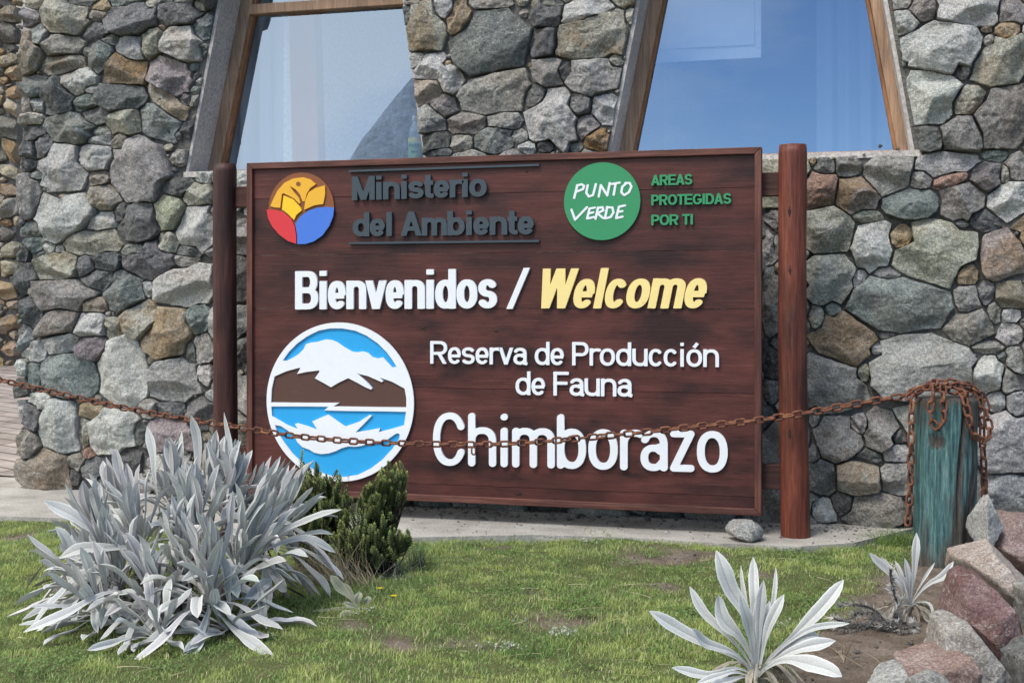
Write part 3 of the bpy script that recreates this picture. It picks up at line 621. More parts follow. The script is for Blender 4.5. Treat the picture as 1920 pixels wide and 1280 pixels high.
def plate(name, loops, y_back, thick, m, parent=None, bevel=.0012):
    """loops in world (x, z); a raised shape whose back lies at y_back"""
    P = []; E = []
    for lp_ in loops:
        n0 = len(P); k = len(lp_); P += [Vector((x, z)) for x, z in lp_]; E += [(n0+q, n0+(q+1) % k) for q in range(k)]
    vs, es, fs, ov, oe, of = delaunay_2d_cdt(P, E, [], 0, 1e-7)
    vs = np.array([v[:] for v in vs]); T_ = np.array([f for f in fs if len(f) == 3]); cen = vs[T_].mean(1); ins = np.zeros(len(T_), bool)
    for lp_ in loops: ins ^= inpoly(cen, lp_)
    T_ = T_[ins]; a_, b_2, c_2 = vs[T_[:, 0]], vs[T_[:, 1]], vs[T_[:, 2]]
    cr = (b_2[:, 0]-a_[:, 0])*(c_2[:, 1]-a_[:, 1])-(b_2[:, 1]-a_[:, 1])*(c_2[:, 0]-a_[:, 0]); T_[cr < 0] = T_[cr < 0][:, ::-1]
    cnt = {}
    for t_ in T_:
        for q in range(3): cnt[(t_[q], t_[(q+1) % 3])] = 1
    rim = np.array([(a, b) for a, b in cnt if (b, a) not in cnt]); n = len(vs)
    V = np.vstack([np.column_stack([vs[:, 0], np.full(n, y_back-thick), vs[:, 1]]), np.column_stack([vs[:, 0], np.full(n, y_back), vs[:, 1]])])
    me = npmesh(name, V, [T_, np.column_stack([rim[:, 1], rim[:, 0], rim[:, 0]+n, rim[:, 1]+n])], False)
    o = link(name, me, m, parent or sign)
    o.location = -SL if parent is None else (0, 0, 0); return o
def bpt(px, py): p = atY(px, py, YP-.012); return (p.x, p.z)
def text(s, pl, pr, cap_px, hx, hy, m, name, rd=False, shear=0, xh=None, thick=.013, jitter=.004, sp=0, sb=.012):
    a, b = bpt(*pl), bpt(*pr); dd = (pl[1]+pr[1])/2; mpx = (pl[0]+pr[0])/2; cap = cap_px*(YP/rayd(mpx, dd).y)/FPX
    loops = []; x = 0.0; base = []
    for ch in s:                                                         # natural layout in cap heights
        base.append(x); x += ADV[ch]/.716+sp
    total = x-2*sb-sp; wtarget = (math.hypot(b[0]-a[0], b[1]-a[1])/cap)-shear*0.0
    if shear: wtarget -= shear*XH*.9
    sx = wtarget/total; st = .014
    for ch, bx in zip(s, base):
        if ch == ' ': continue
        Wg = (ADV[ch]/.716-2*sb)*sx
        strokes = glyph(ch, Wg, hx, hy, rd); m_ = .16
        xs = np.arange(-m_-.1, Wg+m_+.1, st); ys = np.arange(-.13, 1.13, st); X, Y_ = np.meshgrid(xs, ys)
        f = field(X, Y_, strokes, hx, hy, rd)
        for lp_ in contours(f, xs[0], ys[0], st):
            q = simplify(lp_, .002); jx, jz = random.gauss(0, jitter), random.gauss(0, jitter)*.6
            out = []
            for gx, gy in q:
                lx = (bx*sx+gx+shear*gy+jx*0)*cap; ly = gy*cap; t = lx/(wtarget*cap)
                out.append((a[0]+lx, a[1]+(b[1]-a[1])*t+ly))
            loops.append(out)
    return plate(name, loops, YP-.001, thick, m)
def ell(cx, cy, rx, ry, n=72): return [(cx+rx*math.cos(2*math.pi*k/n), cy+ry*math.sin(2*math.pi*k/n)) for k in range(n)]
def disc(px, py, rpx, n=90):
    c = bpt(px, py); r = rpx*(YP/rayd(px, py).y)/FPX; return c, r, ell(c[0], c[1], r, r, n)

# ------------------------------------------------------------------ the sign
bl, br_, tr_, tl = atY(462, 926, YB), atY(1433, 966, YB), atY(1428, 275, YB), atY(462, 306, YB)
X0, X1, Z0, Z1 = tl.x, tr_.x, (bl.z+br_.z)/2, (tl.z+tr_.z)/2
seams = [atY(470, 373, YP).z, atY(470, 478.5, YP).z, atY(470, 578, YP).z, atY(780, 726, YP).z, atY(780, 906, YP).z]
zs = [Z1-.02]+seams+[Z0+.02]
bm = bmesh.new(); pcol = []
for i in range(6):
    r = bmesh.ops.create_cube(bm, size=2); hz = (zs[i]-zs[i+1])/2
    bmesh.ops.transform(bm, matrix=Matrix.Translation(((X0+X1)/2, YP+.0125+[0, .0008, -.0006, .0005, 0, .0009][i], (zs[i]+zs[i+1])/2)) @ Matrix.Diagonal(((X1-X0)/2-.016, .0125, hz-.0009, 1)), verts=r['verts'])
    pcol += [(random.random(), random.random(), random.random(), 1)]*8
me = bpy.data.meshes.new('panel'); bm.to_mesh(me); bm.free()
at_ = me.attributes.new('plank', 'FLOAT_COLOR', 'POINT'); at_.data.foreach_set('color', np.array(pcol, np.float32).ravel())
panel = link('panel', me, M_PANEL, sign); panel.location = -SL
# mitred frame rails
def rail(name, p, q, inx, inz, m):
    (x0, z0), (x1, z1) = p, q; fw = .028; y0, y1 = YB, YB+.045
    a = [(x0, z0), (x1, z1), (x1+inx[1]*fw, z1+inz[1]*fw), (x0+inx[0]*fw, z0+inz[0]*fw)]
    me = prisms(name, [a], y0, y1); bm = bmesh.new(); bm.from_mesh(me); bmesh.ops.bevel(bm, geom=list(bm.edges), offset=.0022, segments=1, affect='EDGES'); bm.to_mesh(me); bm.free()
    o = link(name, me, m, sign); o.location = -SL
g = .0006
rail('frame_rail', (X0+g, Z1), (X1-g, Z1), (1, -1), (-1, -1), M_RAIL); rail('frame_rail', (X0+g, Z0), (X1-g, Z0), (1, -1), (1, 1), M_RAIL)
rail('frame_rail', (X0, Z0+g), (X0, Z1-g), (1, 1), (1, -1), M_RAILV); rail('frame_rail', (X1, Z0+g), (X1, Z1-g), (-1, -1), (1, -1), M_RAILV)
# knots and dark weather marks are in the wood; posts
def log_post(px_top, py_top, px_bot, z0, rad, Y, m, seed, knots=()):
    n, k = 40, 46; pt = atY(px_top, py_top, Y); pb = atY(px_bot, 950, Y); H = pt.z
    V = []
    for j in range(k+1):
        z = z0+(H-z0)*j/k; f = j/k
        for i in range(n):
            a = 2*math.pi*i/n; V.append((a, z, f))
    V = np.array(V); A, Zz, Ff = V.T
    rr = rad*(1.04-.05*Ff)*(1+.03*fbm(np.stack([np.cos(A)*1.2, np.sin(A)*1.2, Zz*1.1+seed], 1), 3, seed)+.012*vnoise(np.stack([np.cos(A)*7, np.sin(A)*7, Zz*2], 1), seed))
    for ka, kz in knots:
        da = (A-ka+math.pi) % (2*math.pi)-math.pi; dd = np.hypot(da*rad/.011, (Zz-kz)/.028); rr -= .0055*np.exp(-dd**2)
    rr = np.where(Ff > .985, rr*.94, rr)
    cx = pb.x+(pt.x-pb.x)*Zz/max(H, .01)+.006*np.sin(Zz*2+seed); P = np.stack([cx+rr*np.cos(A), Y+rr*np.sin(A), Zz], 1)
    i = np.arange((k+1)*n).reshape(k+1, n); nx = np.roll(i, -1, 1); F = np.stack([i[:-1], nx[:-1], nx[1:], i[1:]], -1).reshape(-1, 4)
    top = np.array([[cx[-1], Y, H+.001]]); P = np.vstack([P, top]); tri = np.stack([i[-1], nx[-1], np.full(n, len(P)-1)], 1)
    o = link('post', npmesh('post', P, [F, tri]), m, sign); o.location = -SL; return o
rp_ = log_post(1487, 272, 1491, -.01, .0570, YB+.045, M_POST, 3, ((4.62, 1.33), (4.70, .95), (4.55, 1.12)))
lp2 = log_post(424, 308, 421, -.01, .0540, YB+.045, M_POSTD, 8, ((4.75, .8),)); 
for py, hpx in ((346, 44), (893, 46)):
    zc = atY(1446, py, YB+.06).z; hz = hpx/2*.00219
    xa, xb = atY(424, 600, YB+.06).x, atY(1488, 600, YB+.06).x
    o = link('batten', boxmesh('batten', [(((xa+xb)/2, YB+.068, zc), ((xb-xa)/2, .022, hz), None)], .003), M_BATTEN, sign); o.location = -SL
M_KNOT = paint('wood_knot', (.022, .010, .008), rough=.7)
def knot(x, y, z, rx, rz, parent, ang=0):
    bm = bmesh.new(); bmesh.ops.create_icosphere(bm, subdivisions=3, radius=1); dx, dy = math.sin(ang), -math.cos(ang)
    for v in bm.verts:
        u, w_, d = v.co; k = 1+.18*math.sin(u*5+z*30)+.12*math.sin(w_*7); z_ = w_*rz*k*(1-.35*abs(u)); v.co = (x+math.cos(ang)*u*rx*k+dx*d*.0012, y+math.sin(ang)*u*rx*k+dy*d*.0012, z+z_)
    me = bpy.data.meshes.new('knot'); bm.to_mesh(me); bm.free(); link('knot', me, M_KNOT, parent)
for a_, z in ((-.28, 1.315), (-.22, 1.075), (-.25, .42)):
    xk = atY(1489, 564, YB+.045).x; knot(xk+.0585*math.sin(a_), YB+.045-.0585*math.cos(a_), z, .0065, .021, rp_, a_)
for px, py, rx, rz in ((931, 620, .012, .007), (793, 615, .010, .006), (972, 925, .014, .008), (988, 322, .008, .005), (1040, 935, .006, .004)):
    p = atY(px, py, YP); knot(p.x, YP-.0002, p.z, rx, rz, panel)
# ministry heading
text('Ministerio', (660.5, 376), (913, 368.5), 45, .120, .092, P_SLATE, 'lettering', thick=.016)
text('del Ambiente', (662, 443.5), (1001.5, 439.5), 45.5, .120, .092, P_SLATE, 'lettering', thick=.016)
for (xa, ya), (xb, yb2) in (((654.4, 321), (1011, 309.5)), ((654.4, 456), (1011, 452))):
    a, b = bpt(xa, ya), bpt(xb, yb2); h = .0045
    plate('heading_bar', [[(a[0], a[1]-h), (b[0], b[1]-h), (b[0], b[1]+h), (a[0], a[1]+h)]], YP-.001, .014, P_SLATE)
for s, pl, pr in (('AREAS', (1221, 348), (1298, 346)), ('PROTEGIDAS', (1221, 385), (1371, 382)), ('POR TI', (1221, 422.5), (1300, 421))):
    text(s, pl, pr, 19.8, .112, .09, P_GREEN, 'lettering', thick=.011)
text('Bienvenidos', (553.5, 580), (932, 578), 73, .100, .077, P_WHITE, 'lettering')
a, b = bpt(949.5, 579), bpt(993.8, 502); w_ = .0275
plate('slash', [[(a[0], a[1]), (a[0]+w_, a[1]), (b[0], b[1]), (b[0]-w_, b[1])]], YP-.001, .013, P_WHITE)
text('Welcome', (1005, 578), (1329, 578), 75.5, .100, .077, P_CREAM, 'lettering', shear=.2)
text('Reserva de Producción', (806.5, 681.5), (1348, 688), 43.5, .074, .064, P_WHITE, 'lettering', thick=.011, sb=.028)
text('de Fauna', (966.5, 740), (1184, 743.5), 44.5, .074, .064, P_WHITE, 'lettering', thick=.011, sb=.028)
text('Chimborazo', (812, 872), (1364.5, 886), 102, .070, .060, P_WHITE, 'lettering', rd=True, thick=.013, sb=.03)
# green round badge with brush lettering
c, r, lp_ = disc(900+685/3, 260+352/3, 218/3)
badge = plate('green_badge', [lp_], YP-.001, .010, P_GREEN)
ST = [[(548, 262), (530, 334)], [(546, 264), (572, 257), (586, 266), (580, 284), (545, 298)], [(606, 262), (598, 305), (612, 326), (636, 318), (652, 256)], [(668, 326), (680, 262), (716, 320), (730, 250)],
      [(738, 256), (786, 248)], [(763, 252), (752, 316)], [(822, 252), (800, 272), (795, 303), (812, 318), (838, 302), (852, 270), (842, 250), (818, 250)],
      [(515, 400), (535, 456), (602, 386)], [(645, 388), (616, 394), (603, 450), (642, 441)], [(610, 421), (637, 415)], [(664, 388), (650, 451)], [(662, 390), (690, 386), (694, 404), (660, 420), (693, 447)],
      [(716, 384), (703, 449)], [(714, 386), (745, 388), (751, 416), (734, 442), (703, 449)], [(816, 376), (782, 383), (766, 447), (802, 439)], [(774, 413), (801, 408)]]
xs = np.arange(495, 875, 1.6); ys = np.arange(-470, -235, 1.6); X, Y_ = np.meshgrid(xs, ys)
f = field(X, Y_, [([(x, -y) for x, y in s], None) for s in ST], 6.6, 6.0, True)
plate('brush_lettering', [[bpt(900+x/3, 260-y/3) for x, y in simplify(l, .35)] for l in contours(f, xs[0], ys[0], 1.6)], YP-.0112, .0016, P_WHITE, badge, .0003)
# ministry emblem
def zpoly(pts, ox, oy, s): return [bpt(ox+x/s, oy+y/s) for x, y in pts]
c, r, lp_ = disc(440+383/3.097, 280+341/3.097, 206/3.097)
emb = plate('ministry_emblem', [lp_], YP-.001, .006, P_ORB)
ZA = (440, 280, 3.097)
def smooth(pts, it=2):
    P = np.array(pts, float)
    for _ in range(it):
        Q = np.roll(P, -1, 0); P = np.stack([P*.75+Q*.25, P*.25+Q*.75], 1).reshape(-1, 2)
    return P.tolist()
for nm, pts, m in (('red_petal', [(187, 350), (240, 352), (290, 370), (330, 405), (350, 450), (358, 500), (358, 549), (310, 532), (260, 495), (220, 450), (195, 400)], P_RED),
        ('blue_petal', [(364, 550), (364, 500), (358, 460), (354, 430), (385, 388), (430, 357), (480, 340), (530, 335), (578, 338), (572, 390), (550, 445), (510, 500), (460, 535), (410, 550)], P_AZUL),
        ('yellow_petal', [(208, 330), (225, 290), (250, 240), (290, 195), (340, 170), (400, 163), (440, 175), (472, 203), (440, 225), (420, 255), (407, 302), (396, 302), (380, 262), (355, 233), (320, 213), (345, 250), (375, 285), (383, 312), (375, 315), (345, 285), (285, 255), (275, 262), (265, 340), (235, 338)], P_YEL),
        ('yellow_petal', [(285, 268), (340, 290), (385, 340), (390, 355), (360, 380), (345, 410), (310, 375), (275, 348)], P_YEL2),
        ('yellow_petal', [(405, 352), (410, 300), (430, 250), (470, 225), (525, 210), (526, 260), (515, 318), (465, 325), (430, 340)], P_YEL)):
    plate(nm, [zpoly(pts, *ZA)], YP-.0072, .007, m, emb, .0008)
plate('head_dot', [[bpt(440+(371+13*math.cos(k*.35))/3.097, 280+(201+13*math.sin(k*.35))/3.097) for k in range(18)]], YP-.0145, .001, P_ORB, emb, .0002)
# mountain emblem
ZM = (470, 580, 3.766)
CRES = [(228, 360), (270, 300), (330, 240), (400, 190), (480, 150), (560, 134), (650, 134), (740, 150), (820, 185), (900, 240), (960, 300), (1005, 360), (1032, 405), (1000, 408), (935, 338), (895, 345), (860, 335), (832, 308), (790, 296), (755, 302), (718, 298), (665, 268), (610, 230), (570, 215), (530, 211), (475, 228), (430, 232), (392, 244), (375, 280), (340, 315), (300, 340), (255, 362)]
BROWN = [(170, 472), (255, 435), (348, 410), (350, 420), (328, 455), (400, 440), (485, 430), (488, 438), (455, 485), (510, 515), (568, 548), (625, 515), (690, 484), (760, 520), (810, 548), (850, 565), (860, 555), (835, 525), (755, 452), (830, 470), (925, 512), (938, 505), (912, 480), (1000, 510), (1088, 558), (1100, 625), (1100, 690), (900, 688), (585, 683), (628, 658), (400, 658), (145, 655), (150, 560)]
WAT1 = [(147, 684), (400, 684), (550, 686), (522, 712), (700, 716), (920, 718), (1098, 722), (1085, 815), (1000, 840), (905, 864), (916, 836), (830, 852), (742, 866), (858, 748), (840, 744), (770, 790), (668, 825), (610, 785), (548, 741), (490, 765), (436, 790), (472, 848), (400, 822), (330, 802), (314, 808), (335, 845), (260, 815), (200, 780), (152, 752)]
WAT2 = [(172, 815), (215, 822), (265, 855), (310, 890), (330, 935), (365, 970), (415, 988), (450, 1010), (500, 1020), (550, 1015), (600, 1000), (640, 980), (690, 965), (740, 968), (790, 960), (830, 945), (900, 938), (970, 915), (1020, 880), (1040, 872), (1054, 880), (1050, 910), (1000, 985), (930, 1060), (850, 1120), (760, 1165), (660, 1182), (560, 1172), (460, 1140), (370, 1085), (300, 1020), (240, 940), (190, 865)]
c, r, lp_ = disc(470+625/3.766, 580+652/3.766, 559/3.766)
emb2 = plate('mountain_emblem', [ell(c[0], c[1], r-.004, r-.004, 90)], YP-.001, .005, P_BLUE)
def blow(pts, k):                                                      # a touch larger than the hole
    P = np.array(pts, float); m_ = P.mean(0); return (m_+(P-m_)*k).tolist()
plate('brown_slope', [zpoly(blow(BROWN, 1.02), *ZM)], YP-.0061, .0012, P_BROWN, emb2, .0002)
plate('white_overlay', [lp_]+[zpoly(q, *ZM) for q in (CRES, BROWN, WAT1, WAT2)], YP-.0074, .007, P_WHITE, emb2, .0006)
# bottle lettering (small, on the sleeve)
def flat_text(s, cx, y, z, cap, wid, m, parent, off):
    xs_ = 0; lay = []
    for ch in s: lay.append((ch, xs_)); xs_ += ADV[ch]/.716
    k = wid/(xs_-.11); loops = []
    for ch, bx in lay:
        Wg = ADV[ch]/.716-.11; X, Y_ = np.meshgrid(np.arange(-.2, Wg+.2, .03), np.arange(-.13, 1.13, .03))
        for l in contours(field(X, Y_, glyph(ch, Wg, .13, .10, False), .13, .10, False), -.2, -.13, .03):
            loops.append([(cx+(bx+gx)*k-wid/2, z+gy*cap) for gx, gy in simplify(l, .01)])
    return loops
ADV['F'] = .611; ADV['U'] = .722; ADV['Z'] = .611
_g = glyph
def glyph(ch, W, hx, hy, rd):
    if ch == 'U': return [([(hx, 1), (hx, .4)]+arc(W/2, .4, W/2-hx, .4-hy, 180, 360, 24)+[(W-hx, 1)], None)]
    if ch == 'Z': return [([(0, 1-hy), (W, 1-hy)], None), ([(0, hy), (W, hy)], None), ([(W-hx, 1-hy), (hx, hy)], None)]
    return _g(ch, W, hx, hy, rd)
mN = paint('label_ink', (.02, .10, .14))
for s, z, cap, wd in (('FUZE', bh*.43, .016, br*1.55), ('tea', bh*.33, .013, br*1.0)):
    o = plate('label_print', flat_text(s, bp_.x, 0, SILL+z, cap, wd, mN, lab, 0), bp_.y-br-.0012, .0014, mN, lab, .0002)
    V = np.array([v.co[:] for v in o.data.vertices]); ang = (V[:, 0]-bp_.x)/br; rad = bp_.y-V[:, 1]
    V2 = np.stack([rad*np.sin(ang), -rad*np.cos(ang), V[:, 2]-SILL], 1); a0 = -math.atan2(bp_.x, bp_.y)*-1; ca_, sa_ = math.cos(R(15)), math.sin(R(15))
    V2 = np.stack([V2[:, 0]*ca_-V2[:, 1]*sa_*1, V2[:, 0]*sa_+V2[:, 1]*ca_, V2[:, 2]], 1); o.data.vertices.foreach_set('co', V2.astype(np.float32).ravel()); o.data.update()

# ------------------------------------------------------------------ chain and teal post
def bez(P, n):
    """Catmull-Rom through the points, resampled evenly"""
    P = np.array(P, float); Q = np.vstack([2*P[0]-P[1], P, 2*P[-1]-P[-2]]); out = []
    for i in range(1, len(Q)-2):
        for t in np.linspace(0, 1, 24, endpoint=False):
            a, b, c_, d = Q[i-1:i+3]; out.append(.5*((2*b)+(-a+c_)*t+(2*a-5*b+4*c_-d)*t*t+(-a+3*b-3*c_+d)*t**3))
    out.append(P[-1]); out = np.array(out); L_ = np.concatenate([[0], np.cumsum(np.linalg.norm(np.diff(out, axis=0), axis=1))])
    if isinstance(n, float): n = max(2, int(round(L_[-1]/n))+1)
    s = np.linspace(0, L_[-1], n); return np.stack([np.interp(s, L_, out[:, k]) for k in range(3)], 1)
def link_proto(L_=.050, Wd=.032, r=.0048, n=26, m=8):
    hs = (L_-Wd)/2; path = []
    for k in range(n):
        a = 2*math.pi*k/n; x = (Wd/2-r)*math.cos(a); y = (Wd/2-r)*math.sin(a); path.append((x+math.copysign(hs, math.cos(a)) if abs(math.cos(a)) > 1e-9 else x, y))
    path = np.array(path); tn = np.roll(path, -1, 0)-np.roll(path, 1, 0); tn /= np.linalg.norm(tn, axis=1)[:, None]; nr = np.stack([tn[:, 1], -tn[:, 0]], 1)
    V = []
    for k in range(n):
        for j in range(m):
            b = 2*math.pi*j/m; V.append((path[k, 0]+nr[k, 0]*r*math.cos(b), path[k, 1]+nr[k, 1]*r*math.cos(b), r*math.sin(b)))
    i = np.arange(n*m).reshape(n, m); a = np.roll(i, -1, 0); return np.array(V), np.stack([i, np.roll(i, -1, 1), np.roll(a, -1, 1), a], -1).reshape(-1, 4)
LV, LF = link_proto()
def chain_links(P, pitch=.0368, twist=0.0, ref=(0, 0, 1), seed=0):
    pts = bez(P, pitch); parts = []; gen = np.random.default_rng(seed)
    for k in range(len(pts)-1):
        c_ = (pts[k]+pts[k+1])/2; x = pts[k+1]-pts[k]; x /= np.linalg.norm(x); y = np.cross(np.array(ref, float), x); y = y/np.linalg.norm(y) if np.linalg.norm(y) > .05 else np.array([0, 1., 0]); z = np.cross(x, y)
        a = (k % 2)*math.pi/2+twist+gen.normal(0, .13); yy = y*math.cos(a)+z*math.sin(a); zz = np.cross(x, yy)
        parts.append((c_+LV[:, :1]*x+LV[:, 1:2]*yy+LV[:, 2:3]*zz, LF, {}))
    return parts
YC = 5.02
tpx = 1776; PT = atY(tpx, 745, YC); PB = atY(1768, 1046, YC); PR = .110; PZ = PT.z
def cp(px, py, dy=0.0): p = atY(px, py, YC+dy); return (p.x, p.y, p.z)
main = [cp(x, y) for x, y in ((-560, 560), (-340, 622), (-160, 672), (0, 712), (100, 735), (220, 762), (350, 786), (450, 801), (560, 818), (700, 829), (890, 833), (1000, 829), (1100, 820), (1200, 811), (1300, 800), (1400, 790), (1500, 776), (1600, 758), (1690, 743))]
CH = chain_links(main, twist=.22, seed=1)
tp = PZ+.012
def around(a0, a1, z0, z1, rad=PR+.010, n=9): return [(PT.x+rad*math.cos(R(a0+(a1-a0)*k/(n-1))), PT.y+rad*math.sin(R(a0+(a1-a0)*k/(n-1))), z0+(z1-z0)*k/(n-1)) for k in range(n)]
CH += chain_links([cp(1690, 743), cp(1716, 733, -.03), cp(1742, 722, -.04), cp(1776, 716, -.02), cp(1815, 722, .02), cp(1845, 748, .05), cp(1852, 785, .03), cp(1856, 815, .0), cp(1842, 827, -.05), cp(1824, 810, -.09), cp(1814, 770, -.1), cp(1806, 738, -.07), cp(1792, 726, -.02)], twist=.3, seed=2)
CH += chain_links([cp(1700, 748, -.06), cp(1726, 728, -.08), cp(1765, 724, -.05), cp(1800, 722, 0), cp(1832, 733, .04), cp(1840, 770, .02), cp(1842, 830, .02), cp(1845, 880, .02), cp(1846, 935, .02)], twist=.8, seed=3)
CH += chain_links([cp(1752, 712, -.06), cp(1750, 735, -.115), cp(1744, 770, -.118), cp(1748, 795, -.118), cp(1759, 803, -.118), cp(1770, 788, -.118), cp(1769, 755, -.116), cp(1768, 722, -.07)], twist=.2, seed=4)
CH += chain_links([cp(1724, 735, -.03), cp(1712, 748, -.08), cp(1709, 790, -.09), cp(1708, 850, -.09), cp(1707, 910, -.09), cp(1702, 985, -.09)], twist=.5, seed=5)
CH += chain_links([cp(1735, 725, .03), cp(1760, 728, .07), cp(1800, 735, .09), cp(1830, 742, .07)], twist=.1, seed=6)
q_ = np.array(cp(888, 845)); CH.append((q_+np.stack([LV[:, 1]*.75, LV[:, 2]*.75, LV[:, 0]*.75], 1), LF, {}))
V, F, _ = merge(CH); ch = link('chain', npmesh('chain', V, F), M_RUST); rebase(ch, (PT.x, PT.y, PZ))
tag(ch, 'rusty iron chain slung across the sign and heaped over the teal post', 'chain')
# teal post: cracked round timber with a split side
n, k = 110, 60; A = np.tile(np.arange(n)/n*2*np.pi, k+1); J = np.repeat(np.arange(k+1), n)/k; z0 = -.08; Zz = z0+(PZ-z0)*J
gr = vnoise(np.stack([np.cos(A)*9, np.sin(A)*9, Zz*1.6], 1), 21)*.5+vnoise(np.stack([np.cos(A)*22, np.sin(A)*22, Zz*3.5], 1), 22)*.5
rr = PR*(1+.05*fbm(np.stack([np.cos(A), np.sin(A), Zz*1.5], 1), 3, 23))-.0045*np.maximum(0, gr)*2
da = (A-R(300)+math.pi+.12*np.sin(Zz*7)) % (2*math.pi)-math.pi; rr -= .03*np.exp(-(da/.07)**2)*np.clip(Zz*3-.15, 0, 1)
da2 = (A-R(330)+math.pi) % (2*math.pi)-math.pi; rr -= .022*np.exp(-(da2/.35)**2)*np.clip((.35-Zz)*4, 0, 1)
dk = np.hypot(((A-R(248)+math.pi) % (2*math.pi)-math.pi)*PR/.035, (Zz-.44)/.03); rr -= .006*np.exp(-dk**2)*(1+np.sin(dk*9))
rr = np.where(J > .985, rr*.96, rr)
P = np.stack([PB.x+(PT.x-PB.x)*np.clip(Zz/PZ, 0, 1)+rr*np.cos(A), YC+rr*np.sin(A), Zz], 1)
i = np.arange((k+1)*n).reshape(k+1, n); nx = np.roll(i, -1, 1); F = np.stack([i[:-1], nx[:-1], nx[1:], i[1:]], -1).reshape(-1, 4)
wearc = np.clip(.30*np.exp(-Zz/.10)+.42*np.exp(-(PZ-Zz)/.025)+.5*np.exp(-(da/.12)**2)+.4*np.exp(-(dk-.3)**2*2)+.30*np.exp(-(da2/.3)**2)-.05, -.1, .6)
P = np.vstack([P, [[PT.x, YC, PZ+.002]]]); wearc = np.append(wearc, .5); tri = np.stack([i[-1], nx[-1], np.full(n, len(P)-1)], 1)
tpst = link('bollard', npmesh('bollard', P, [F, tri], True, {'col': np.stack([wearc]*3+[wearc*0+1], 1)}), M_TEAL); rebase(tpst, (PB.x, YC, 0))
tag(tpst, 'short weathered teal painted wooden post with rusty chain heaped on top', 'post')

# ------------------------------------------------------------------ ground
def poly_sheet(name, pts, z, m, sub=0):
    me = bpy.data.meshes.new(name); me.from_pydata([(x, y, z) for x, y in pts], [], [tuple(range(len(pts)))]); o = link(name, me, m); o['kind'] = 'structure'; return o
GZ = -.022
CB = [(-260, 964), (0, 967), (150, 972), (400, 985), (600, 1008), (770, 1007), (1000, 1002), (1200, 1008), (1350, 1018), (1500, 1024), (1600, 1017), (1680, 998), (1730, 985)]
cb = [atZ(x, y, 0) for x, y in CB]
conc_poly = [(p.x, p.y) for p in cb]+[(2.4, cb[-1].y), (2.4, YW+.3), (-7.5, YW+.3), (-7.5, cb[0].y)]
bm = bmesh.new(); fv = [bm.verts.new((x, y, 0)) for x, y in conc_poly]; fc = bm.faces.new(fv); ex = bmesh.ops.extrude_face_region(bm, geom=[fc]); bmesh.ops.translate(bm, vec=(0, 0, -.1), verts=[v for v in ex['geom'] if isinstance(v, bmesh.types.BMVert)])
bmesh.ops.recalc_face_normals(bm, faces=bm.faces); me = bpy.data.meshes.new('pavement'); bm.to_mesh(me); bm.free(); o = link('pavement', me, M_CONC); o['kind'] = 'structure'
# lawn soil sheet: fine near the camera, reaching the horizon
poly_sheet('ground', [(-900, -900), (900, -900), (900, 900), (-900, 900)], -.075, M_THATCH)
SOILPX = [(1735, 1030), (1650, 1075), (1600, 1120), (1545, 1170), (1500, 1215), (1440, 1265), (1400, 1340), (2100, 1400), (2100, 1000), (1800, 1000)]
soil_poly = [(lambda p: (p.x, p.y))(atZ(x, y, GZ)) for x, y in SOILPX]
BARE = [(750, 1218, 75, 22), (1255, 1047, 85, 16), (1425, 1078, 55, 13), (1070, 1158, 80, 13), (1000, 1112, 50, 12), (850, 1210, 60, 14), (940, 1025, 25, 5), (1250, 1100, 25, 10), (660, 1180, 30, 10), (30, 1005, 40, 10)]
def bare_mask(X, Y):
    """0 = turf, 1 = bare earth"""
    b = np.zeros(X.shape); nz = fbm(np.stack([X.ravel()*9, Y.ravel()*9, X.ravel()*0], 1), 4, 31).reshape(X.shape)
    for px, py, rx, ry in BARE:
        c_ = atZ(px, py, GZ); t = (c_-Vector((0, 0, CAMH))).dot(FWD); dx, dy = X-c_.x, Y-c_.y
        u, v = dx*CS+dy*SN, -dx*SN+dy*CS; q = np.hypot(u/(rx*t/FPX), v/(ry*t*t/FPX/CAMH)); b = np.maximum(b, np.clip(1.35-q+nz*.55, 0, 1))
    P = np.stack([X, Y], -1); ins = inpoly(P, soil_poly); d = np.full(X.shape, 9.0)
    for q in range(len(soil_poly)-1):
        a_, b_2 = np.array(soil_poly[q]), np.array(soil_poly[q+1]); ab = b_2-a_; t = np.clip(((P-a_)@ab)/(ab@ab), 0, 1); d = np.minimum(d, np.linalg.norm(P-a_-t[..., None]*ab, axis=-1))
    return np.maximum(b, np.clip(.5+np.where(ins, d, -d)*9+nz*.35, 0, 1))
def gh(X, Y):
    sh = X.shape; P = np.stack([X.ravel()*2.2, Y.ravel()*2.2, X.ravel()*0], 1); return (GZ+.012*fbm(P, 3, 41)).reshape(sh)+.0
gx = np.arange(-6.5, 3.6, .022); gy = np.arange(1.8, 5.75, .022); X, Y_ = np.meshgrid(gx, gy); Zg = gh(X, Y_)+.006*fbm(np.stack([X.ravel()*22, Y_.ravel()*22, X.ravel()*0], 1), 3, 43).reshape(X.shape)
Zg = np.where(inpoly(np.stack([X, Y_], -1), conc_poly), -.05, Zg)
BM = bare_mask(X, Y_); Zg = Zg-.004*BM
i = np.arange(X.size).reshape(X.shape); F = np.stack([i[:-1, :-1], i[:-1, 1:], i[1:, 1:], i[1:, :-1]], -1).reshape(-1, 4)
m, t, b = mat('turf_earth', .95, .15); at2 = N(t, 'Attribute', attribute_name='col'); v = coords(t); n1 = noise(t, v, 12, 6); n2 = noise(t, v, 120, 6, .7)
earth = mixc(t, ramp(t, n1, [(.35, K0), (.65, W1)]), (.14, .105, .08), (.24, .195, .155)); turf = mixc(t, ramp(t, n1, [(.35, K0), (.65, W1)]), (.085, .105, .035), (.13, .14, .055))
